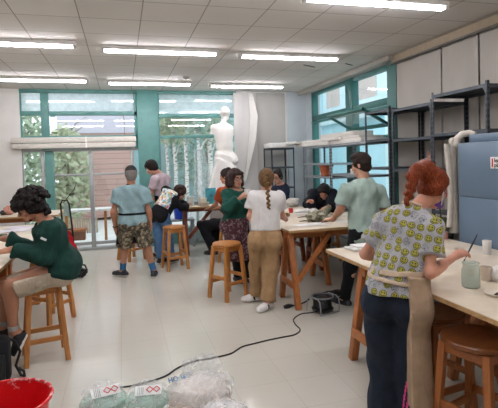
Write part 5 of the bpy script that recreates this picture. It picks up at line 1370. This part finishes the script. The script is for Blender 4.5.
S.wrinkle(.004, 60, 5); F6.part(S, 'bob_hair', hairm('1c1413', '4a332c')); F6.glasses(M('1f1a1a', .3))
cp_ = A(at(247.5, 192, Y-.36)); t = thing('plaster_cup', Vector(cp_), 'small white plaster cup held up by the woman in the green blouse', 'cup')
mb = MB(); mb.lathe([(0, -.03), (.032, -.03), (.042, .035), (.036, .035), (.028, -.022), (0, -.022)], n=18); mb.build('body', PLASTER, t)

# --- person in rust orange shirt, seated
J = {}; Y = 7.72
fr = nrm((-.86, .51, 0)); rt = np.cross(fr, (0, 0, 1)); pel = A(at(231, 224, Y)); J['pel'] = pel; J['hipL'] = pel-rt*.09; J['hipR'] = pel+rt*.09
J['neck'] = A(at(227.5, 186.5, Y)); J['shL'] = A(at(220.5, 192, Y-.13)); J['shR'] = A(at(234, 192, Y+.12)); J['elL'] = A(at(215.5, 205, Y+.02)); J['wrL'] = A(at(209.5, 208.5, Y+.28)); J['elR'] = A(at(226, 207, Y+.30)); J['wrR'] = A(at(216, 208.5, Y+.42))
J['head'] = A(at(225.5, 176, Y)); J['knL'] = A(at(202.5, 224, Y+.16)); J['knR'] = A(at(213, 224, Y+.36)); J['anL'] = A(at(214, 250, Y+.02)); J['anR'] = A(at(220, 248, Y+.3)); J['toL'] = J['anL']+fr*.15+A((0, 0, -.05)); J['toR'] = J['anR']+fr*.15+A((0, 0, -.05))
F5 = Figure(J, (-.75, .62, -.2), size=.97, female=True, res=.009)
F5.body('person', 'b98468', 'person with a hair bun in rust orange t-shirt and black trousers seated on a stool', hands={'L': ((-.6, .7, -.1), (0, .1, -1), .4, 1, -1), 'R': ((-.7, .6, -.1), (0, 0, -1), .4, 1, 1)})
F5.shirt('orange_t_shirt', cloth('a24a26', .06), o=.018, sleeve=.55, hem=pel+A((0, 0, .06)), wr=.008, seed=61, loose=.018, neck=.008)
F5.trousers('black_trousers', BLACKC, o=.022, t=1.98, waist=pel+A((0, 0, .10)), loose=.028, seed=62)
for sd in 'LR': F5.shoe(sd, SHOEB, SHOEB)
S = F5.hsolid(.2); F5.hcap(S, .012, .08, .06, .3); P = F5.P; S.ell(P(0, -.085, .10), (.045, .042, .04), None, .02); S.wrinkle(.003, 60, 6); F5.part(S, 'hair', DARKH)

# --- young man in the pale pink t-shirt
J = {}; Y = 8.45
fr = nrm((-.70, .45, 0)); rt = np.cross(fr, (0, 0, 1)); pel = A(at(163, 207, Y))
stand(pel, rt, fr, J, (pel[0]-.12, pel[1]-.08, 0), (pel[0]+.02, pel[1]+.10, 0), .02)
J['neck'] = A(at(160.5, 174, Y)); J['shL'] = A(at(155, 180, Y-.14)); J['shR'] = A(at(167, 179, Y+.14)); J['elL'] = A(at(151.5, 193, Y-.10)); J['wrL'] = A(at(146, 200, Y+.08)); J['elR'] = A(at(160, 196, Y+.22)); J['wrR'] = A(at(150, 201, Y+.25)); J['head'] = A(at(151.5, 167.5, Y))
F3 = Figure(J, (-.80, .25, -.52), size=1.0, res=.009)
F3.body('person', 'c1917a', 'young man in pale pink t-shirt looking down beside the teal pillar', hands={'L': ((-.7, .3, -.5), (.3, .5, -.8), .4, 1, -1), 'R': ((-.8, .2, -.4), (.2, -.3, -.8), .4, 1, 1)})
F3.shirt('pink_t_shirt', cloth('bdaab0', .04), o=.020, sleeve=.60, hem=pel+A((0, 0, .05)), wr=.010, seed=71, loose=.02, neck=.01)
F3.trousers('jeans', cloth('4a6a8c', .1), o=.016, t=1.97, waist=pel+A((0, 0, .10)), seed=72)
S = F3.solid(); F3.torso(S, .030, .05); S.cut(pel+A((0, 0, .22)), (0, 0, 1)); S.cut(pel+A((0, 0, -.10)), (0, 0, -1)); S.cut(pel-fr*.01, -fr); F3.part(S, 'dark_apron', BLACKC)
for sd in 'LR': F3.shoe(sd, SHOEB, SOLEW)
S = F3.hsolid(.18); F3.hcap(S, .022, .08, .072, .3); P = F3.P
rs = np.random.RandomState(8)
for i in range(60): a = rs.rand()*6.28; z = rs.uniform(.2, 1); q = math.sqrt(1-z*z); S.ell(P(q*math.cos(a)*.088, q*math.sin(a)*.105-.01, .03+z*.10), (.018,)*3, None, .008)
F3.part(S, 'hair', hairm('120e0d', '2e2420'))

# --- person in the black jacket with the printed back, leaning on the table
J = {}; Y = 7.90
fr = nrm((.72, .62, 0)); rt = np.cross(fr, (0, 0, 1)); pel = A(at(160, 213, Y))
stand(pel, rt, fr, J, atz(161, 264), atz(171, 263.5), .02)
J['neck'] = A(at(173, 193.5, Y+.12)); J['shR'] = A(at(171.5, 200, Y-.02)); J['shL'] = A(at(166, 190, Y+.26)); J['elR'] = A(at(182, 207, Y+.0)); J['wrR'] = A(at(187, 206.5, Y+.22)); J['elL'] = A(at(180, 202.5, Y+.44)); J['wrL'] = A(at(185, 205, Y+.48)); J['head'] = A(at(180.5, 192.5, Y+.16))
F4 = Figure(J, (.78, .45, -.55), size=.96, female=True, res=.009)
F4.body('person', 'c08f77', 'brown haired person in black jacket with colourful back print leaning over the table', hands={'R': ((.4, .6, .5), (-.3, .3, -.5), .7, 1, 1), 'L': ((.7, .3, .2), (0, 0, -1), .5, 1, -1)})
JACK = cloth('16171b', .1)
F4.shirt('black_jacket', JACK, o=.030, sleeve=1.85, hem=pel+A((0, 0, -.15)), wr=.012, seed=81, loose=.015, neck=.02)
def collage():
    n = NT('colourful_print'); v = n.coord(); vo = n.node('ShaderNodeTexVoronoi'); vo.inputs['Scale'].default_value = 30; n.link(v, vo.inputs['Vector'])
    h = n.node('ShaderNodeSeparateColor'); n.link(vo.outputs['Color'], h.inputs[0])
    col = n.ramp(h.outputs[0], [(.0, srgb('e8e6e2')), (.34, srgb('cfd8dd')), (.48, srgb('6fb7c4')), (.6, srgb('d8c069')), (.7, srgb('c97f86')), (.8, srgb('8ea56f')), (.9, srgb('4d5f86'))], 'CONSTANT'); n.bsdf(col, .7); return n.m
S = F4.solid(); F4.torso(S, .047, .06); mid = lerp(J['pel'], J['neck'], .60); S.slab(mid, F4.upv, .17); S.slab(mid, F4.right, .165); S.cut(mid-F4.front*.03, F4.front); F4.part(S, 'back_print', collage())
F4.trousers('jeans', cloth('5379a0', .1), o=.016, t=1.97, waist=pel+A((0, 0, .06)), loose=.022, seed=82)
for sd in 'LR': F4.shoe(sd, SHOEB, SOLEW)
S = F4.hsolid(.18); F4.hcap(S, .020, .10, .055, .2); P = F4.P; rs = np.random.RandomState(9)
for i in range(90): a = rs.rand()*6.28; z = rs.uniform(-.6, 1); q = math.sqrt(1-z*z); d = (q*math.cos(a)*.092, q*math.sin(a)*.11-.02, .02+z*.10); (d[1] < .05) and S.ell(P(*d), (.02,)*3, None, .008)
F4.part(S, 'hair', hairm('1d1311', '4f352b'))

# --- person in the navy top beyond the tables
J = {}; Y = 8.15
fr = nrm((-.70, -.70, 0)); rt = np.cross(fr, (0, 0, 1)); pel = A(at(283, 205, Y))
stand(pel, rt, fr, J, (pel[0]-.06, pel[1]+.06, 0), (pel[0]+.06, pel[1]-.06, 0), .02, .4)
J['neck'] = A(at(281, 184.5, Y)); J['shL'] = A(at(285.5, 190, Y-.13)); J['shR'] = A(at(275, 190, Y+.10)); J['elL'] = A(at(284, 200, Y-.30)); J['wrL'] = A(at(276, 195.5, Y-.46)); J['elR'] = A(at(271.5, 200, Y+.0)); J['wrR'] = A(at(269, 196, Y-.22)); J['head'] = A(at(277.5, 176.5, Y-.04))
F8 = Figure(J, (-.78, -.58, -.25), size=.95, female=True, res=.009)
F8.body('person', 'b98a73', 'person with dark tied hair and glasses in navy t-shirt behind the braided woman', hands={'L': ((-.9, -.3, .1), (0, .1, -1), .5, 1, -1), 'R': ((-.6, -.6, .2), (.3, 0, -1), .5, 1, 1)})
F8.shirt('navy_t_shirt', cloth('232a3c', .08), o=.020, sleeve=.85, hem=pel+A((0, 0, .03)), wr=.009, seed=91, loose=.02, neck=.012)
F8.trousers('dark_trousers', BLACKC, o=.014, t=1.97, waist=pel+A((0, 0, .08)), seed=92)
S = F8.solid(); F8.torso(S, .032, .05); S.cap(pel, pel+A((0, 0, -.4)), .15, .17, .05); S.cut(pel+A((0, 0, .12)), (0, 0, 1)); S.cut(pel+A((0, 0, -.4)), (0, 0, -1)); S.cut(pel, -fr); F8.part(S, 'white_apron', cloth('d9d5cf', .03))
for sd in 'LR': F8.shoe(sd, SHOEB, SOLEW)
S = F8.hsolid(.18); F8.hcap(S, .014, .08, .06, .3); P = F8.P; S.ell(P(0, -.07, .10), (.05, .05, .04), None, .02); S.wrinkle(.003, 60, 7); F8.part(S, 'hair', hairm('130f0e', '2f2522')); F8.glasses(M('1a1616', .3))

# --- person in black bent over the clay
J = {}; fr = nrm((-.72, -.69, 0)); rt = np.cross(fr, (0, 0, 1)); pel = A((3.22, 7.02, .78)); J['pel'] = pel; J['hipL'] = pel-rt*.09; J['hipR'] = pel+rt*.09
J['neck'] = A((3.10, 6.86, 1.17)); J['shR'] = J['neck']+rt*.165-A((0, 0, .05))+fr*.03; J['shL'] = J['neck']-rt*.165-A((0, 0, .05))+fr*.03; J['head'] = A(at(324, 192, 6.70))
J['elR'] = A((2.80, 6.80, .965)); J['wrR'] = A(at(312, 201.5, 6.62)); J['elL'] = A((3.05, 6.52, .955)); J['wrL'] = A(at(329, 207, 6.40))
J['knL'] = pel+fr*.30-rt*.10+A((0, 0, -.08)); J['knR'] = pel+fr*.34+rt*.12+A((0, 0, -.08)); J['anL'] = pel+fr*.26-rt*.10; J['anL'][2] = .32; J['anR'] = A(at(322, 257, 6.35)); J['toL'] = J['anL']+fr*.15-A((0, 0, .045)); J['toR'] = J['anR']+fr*.15-A((0, 0, .045))
F9 = Figure(J, (-.40, -.42, -.85), up=(-.6, -.6, .5), size=.97, res=.009)
F9.body('person', 'c0907a', 'dark haired person in black sweatshirt bent low over the table behind the clay mask', hands={'R': ((-.7, -.4, .25), (.3, -.3, -.8), .7, 1, 1), 'L': ((-.9, -.3, -.05), (0, .1, -1), .5, 1, -1)})
F9.shirt('black_sweatshirt', cloth('181a22', .1), o=.026, sleeve=1.85, hem=pel+A((0, 0, -.02)), wr=.012, seed=101, loose=.012, neck=.03)
F9.trousers('grey_trousers', cloth('4b4740', .1), o=.018, t=1.95, waist=pel+A((0, 0, .08)), loose=.02, seed=102)
for sd in 'LR': F9.shoe(sd, M('8a7a66', .7, var=.2), SOLEW)
S = F9.hsolid(.22); F9.hcap(S, .024, .10, .06, .2); P = F9.P; S.ell(P(0, -.10, -.05), (.07, .06, .07), None, .03); S.wrinkle(.005, 45, 9); F9.part(S, 'hair', hairm('0c0b0c', '221d1d'))
p_ = F9.J['wrR']+A((-.09, -.05, .03)); t = thing('pencil', Vector(p_), 'dark pencil in the raised hand of the person bent over the table', 'pencil')
MB().tube([(-.08, -.02, .02), (.06, .01, -.015)], .005, 6).build('shaft', M('26221f', .4), t); MB().tube([(-.08, -.02, .02), (-.10, -.025, .025)], [.005, .001], 6).build('tip', M('c8a070', .6), t)

# ------------------------------------------------------------------ statue (a plain draped plaster figure)
sx, sy = at(224, 200, 9.25).x, 9.25
J = {}; J['pel'] = A((sx+.06, sy, 1.74)); J['neck'] = A((sx+.02, sy, 2.46)); J['shL'] = A((sx-.165, sy+.0, 2.37)); J['shR'] = A((sx+.165, sy+.0, 2.34)); J['hipL'] = J['pel']+A((-.13, 0, -.02)); J['hipR'] = J['pel']+A((.13, 0, -.02))
J['head'] = A((sx+.07, sy, 2.64))
for g in 'LR': J['el'+g] = J['sh'+g]+A((0, 0, -.1)); J['wr'+g] = J['sh'+g]+A((0, 0, -.2)); J['kn'+g] = J['hip'+g]+A((0, 0, -.4)); J['an'+g] = J['hip'+g]+A((0, 0, -.8)); J['to'+g] = J['an'+g]+A((0, .1, -.05))
FS = Figure(J, (.3, .95, .0), size=1.22, female=True, wide=1.16, res=.010)
S = FS.solid(); FS.torso(S, .0, .06); FS.headform(S)
for g in 'LR': S.cap(J['sh'+g], J['sh'+g]+A(((-.02 if g == 'L' else .02), .02, -.13)), .062, .055, .04, end=0)
S.ell(FS.P(0, -.10, .03), (.055, .05, .045), None, .03); S.ell(FS.P(0, -.012, .04), (.10, .122, .105), (FS.r, FS.f, FS.u), .02)
st_ = S.build('plaster_statue', PLASTER, None, FS.base); st_.location = FS.base; tag(st_, 'tall white plaster statue of a draped figure standing in front of the window', 'statue'); FS.o = st_
S = Solid(A((sx-.75, sy-.40, .80)), A((sx+.6, sy+.45, 2.2)), .012)
S.cap((sx+.06, sy, 1.78), (sx+.02, sy, 1.30), .225, .25, .06, flat=((0, 1, 0), .8)); S.cap((sx+.02, sy, 1.35), (sx-.08, sy, .86), .25, .33, .06, flat=((0, 1, 0), .8)); S.cap((sx-.08, sy-.05, 1.80), (sx+.24, sy-.10, 1.68), .05, .055, .05)
for k in range(8): S.cap((sx-.14+.05*k, sy-.16, 1.72-.02*k), (sx-.38+.085*k, sy-.25, .86), .03, .045, .03)
S.wrinkle(.016, 20, 12, (1, 1, .25)); S.cut((sx, sy, .86), (0, 0, -1)); S.cut((sx, sy, 1.85), (.40, -.1, 1)); FS.part(S, 'drapery', PLASTER)
mb = MB(); mb.box((sx-.35, sy-.30, 0), (sx+.35, sy+.30, .865), bev=.01); mb.move(Matrix.Translation(Vector(-FS.base))); mb.build('pedestal', WHITE, st_)
# translucent sheet hanging beside the statue
mb = MB(); x0 = at(199, 150, 9.5).x
def sh(u, v): return (x0-.36+.10*math.sin(v*3)+.62*u*(1-.62*v)+.25*v, 9.62+.03*math.sin(u*17+v*3), .02+1.93*v)
mb.grid(sh, 22, 18); o = mb.build('plastic_sheet', film(srgb('dfe8e8'), 'hanging_plastic_sheet', .5)); tag(o, 'translucent plastic sheet draped beside the statue in front of the window', 'plastic sheet')
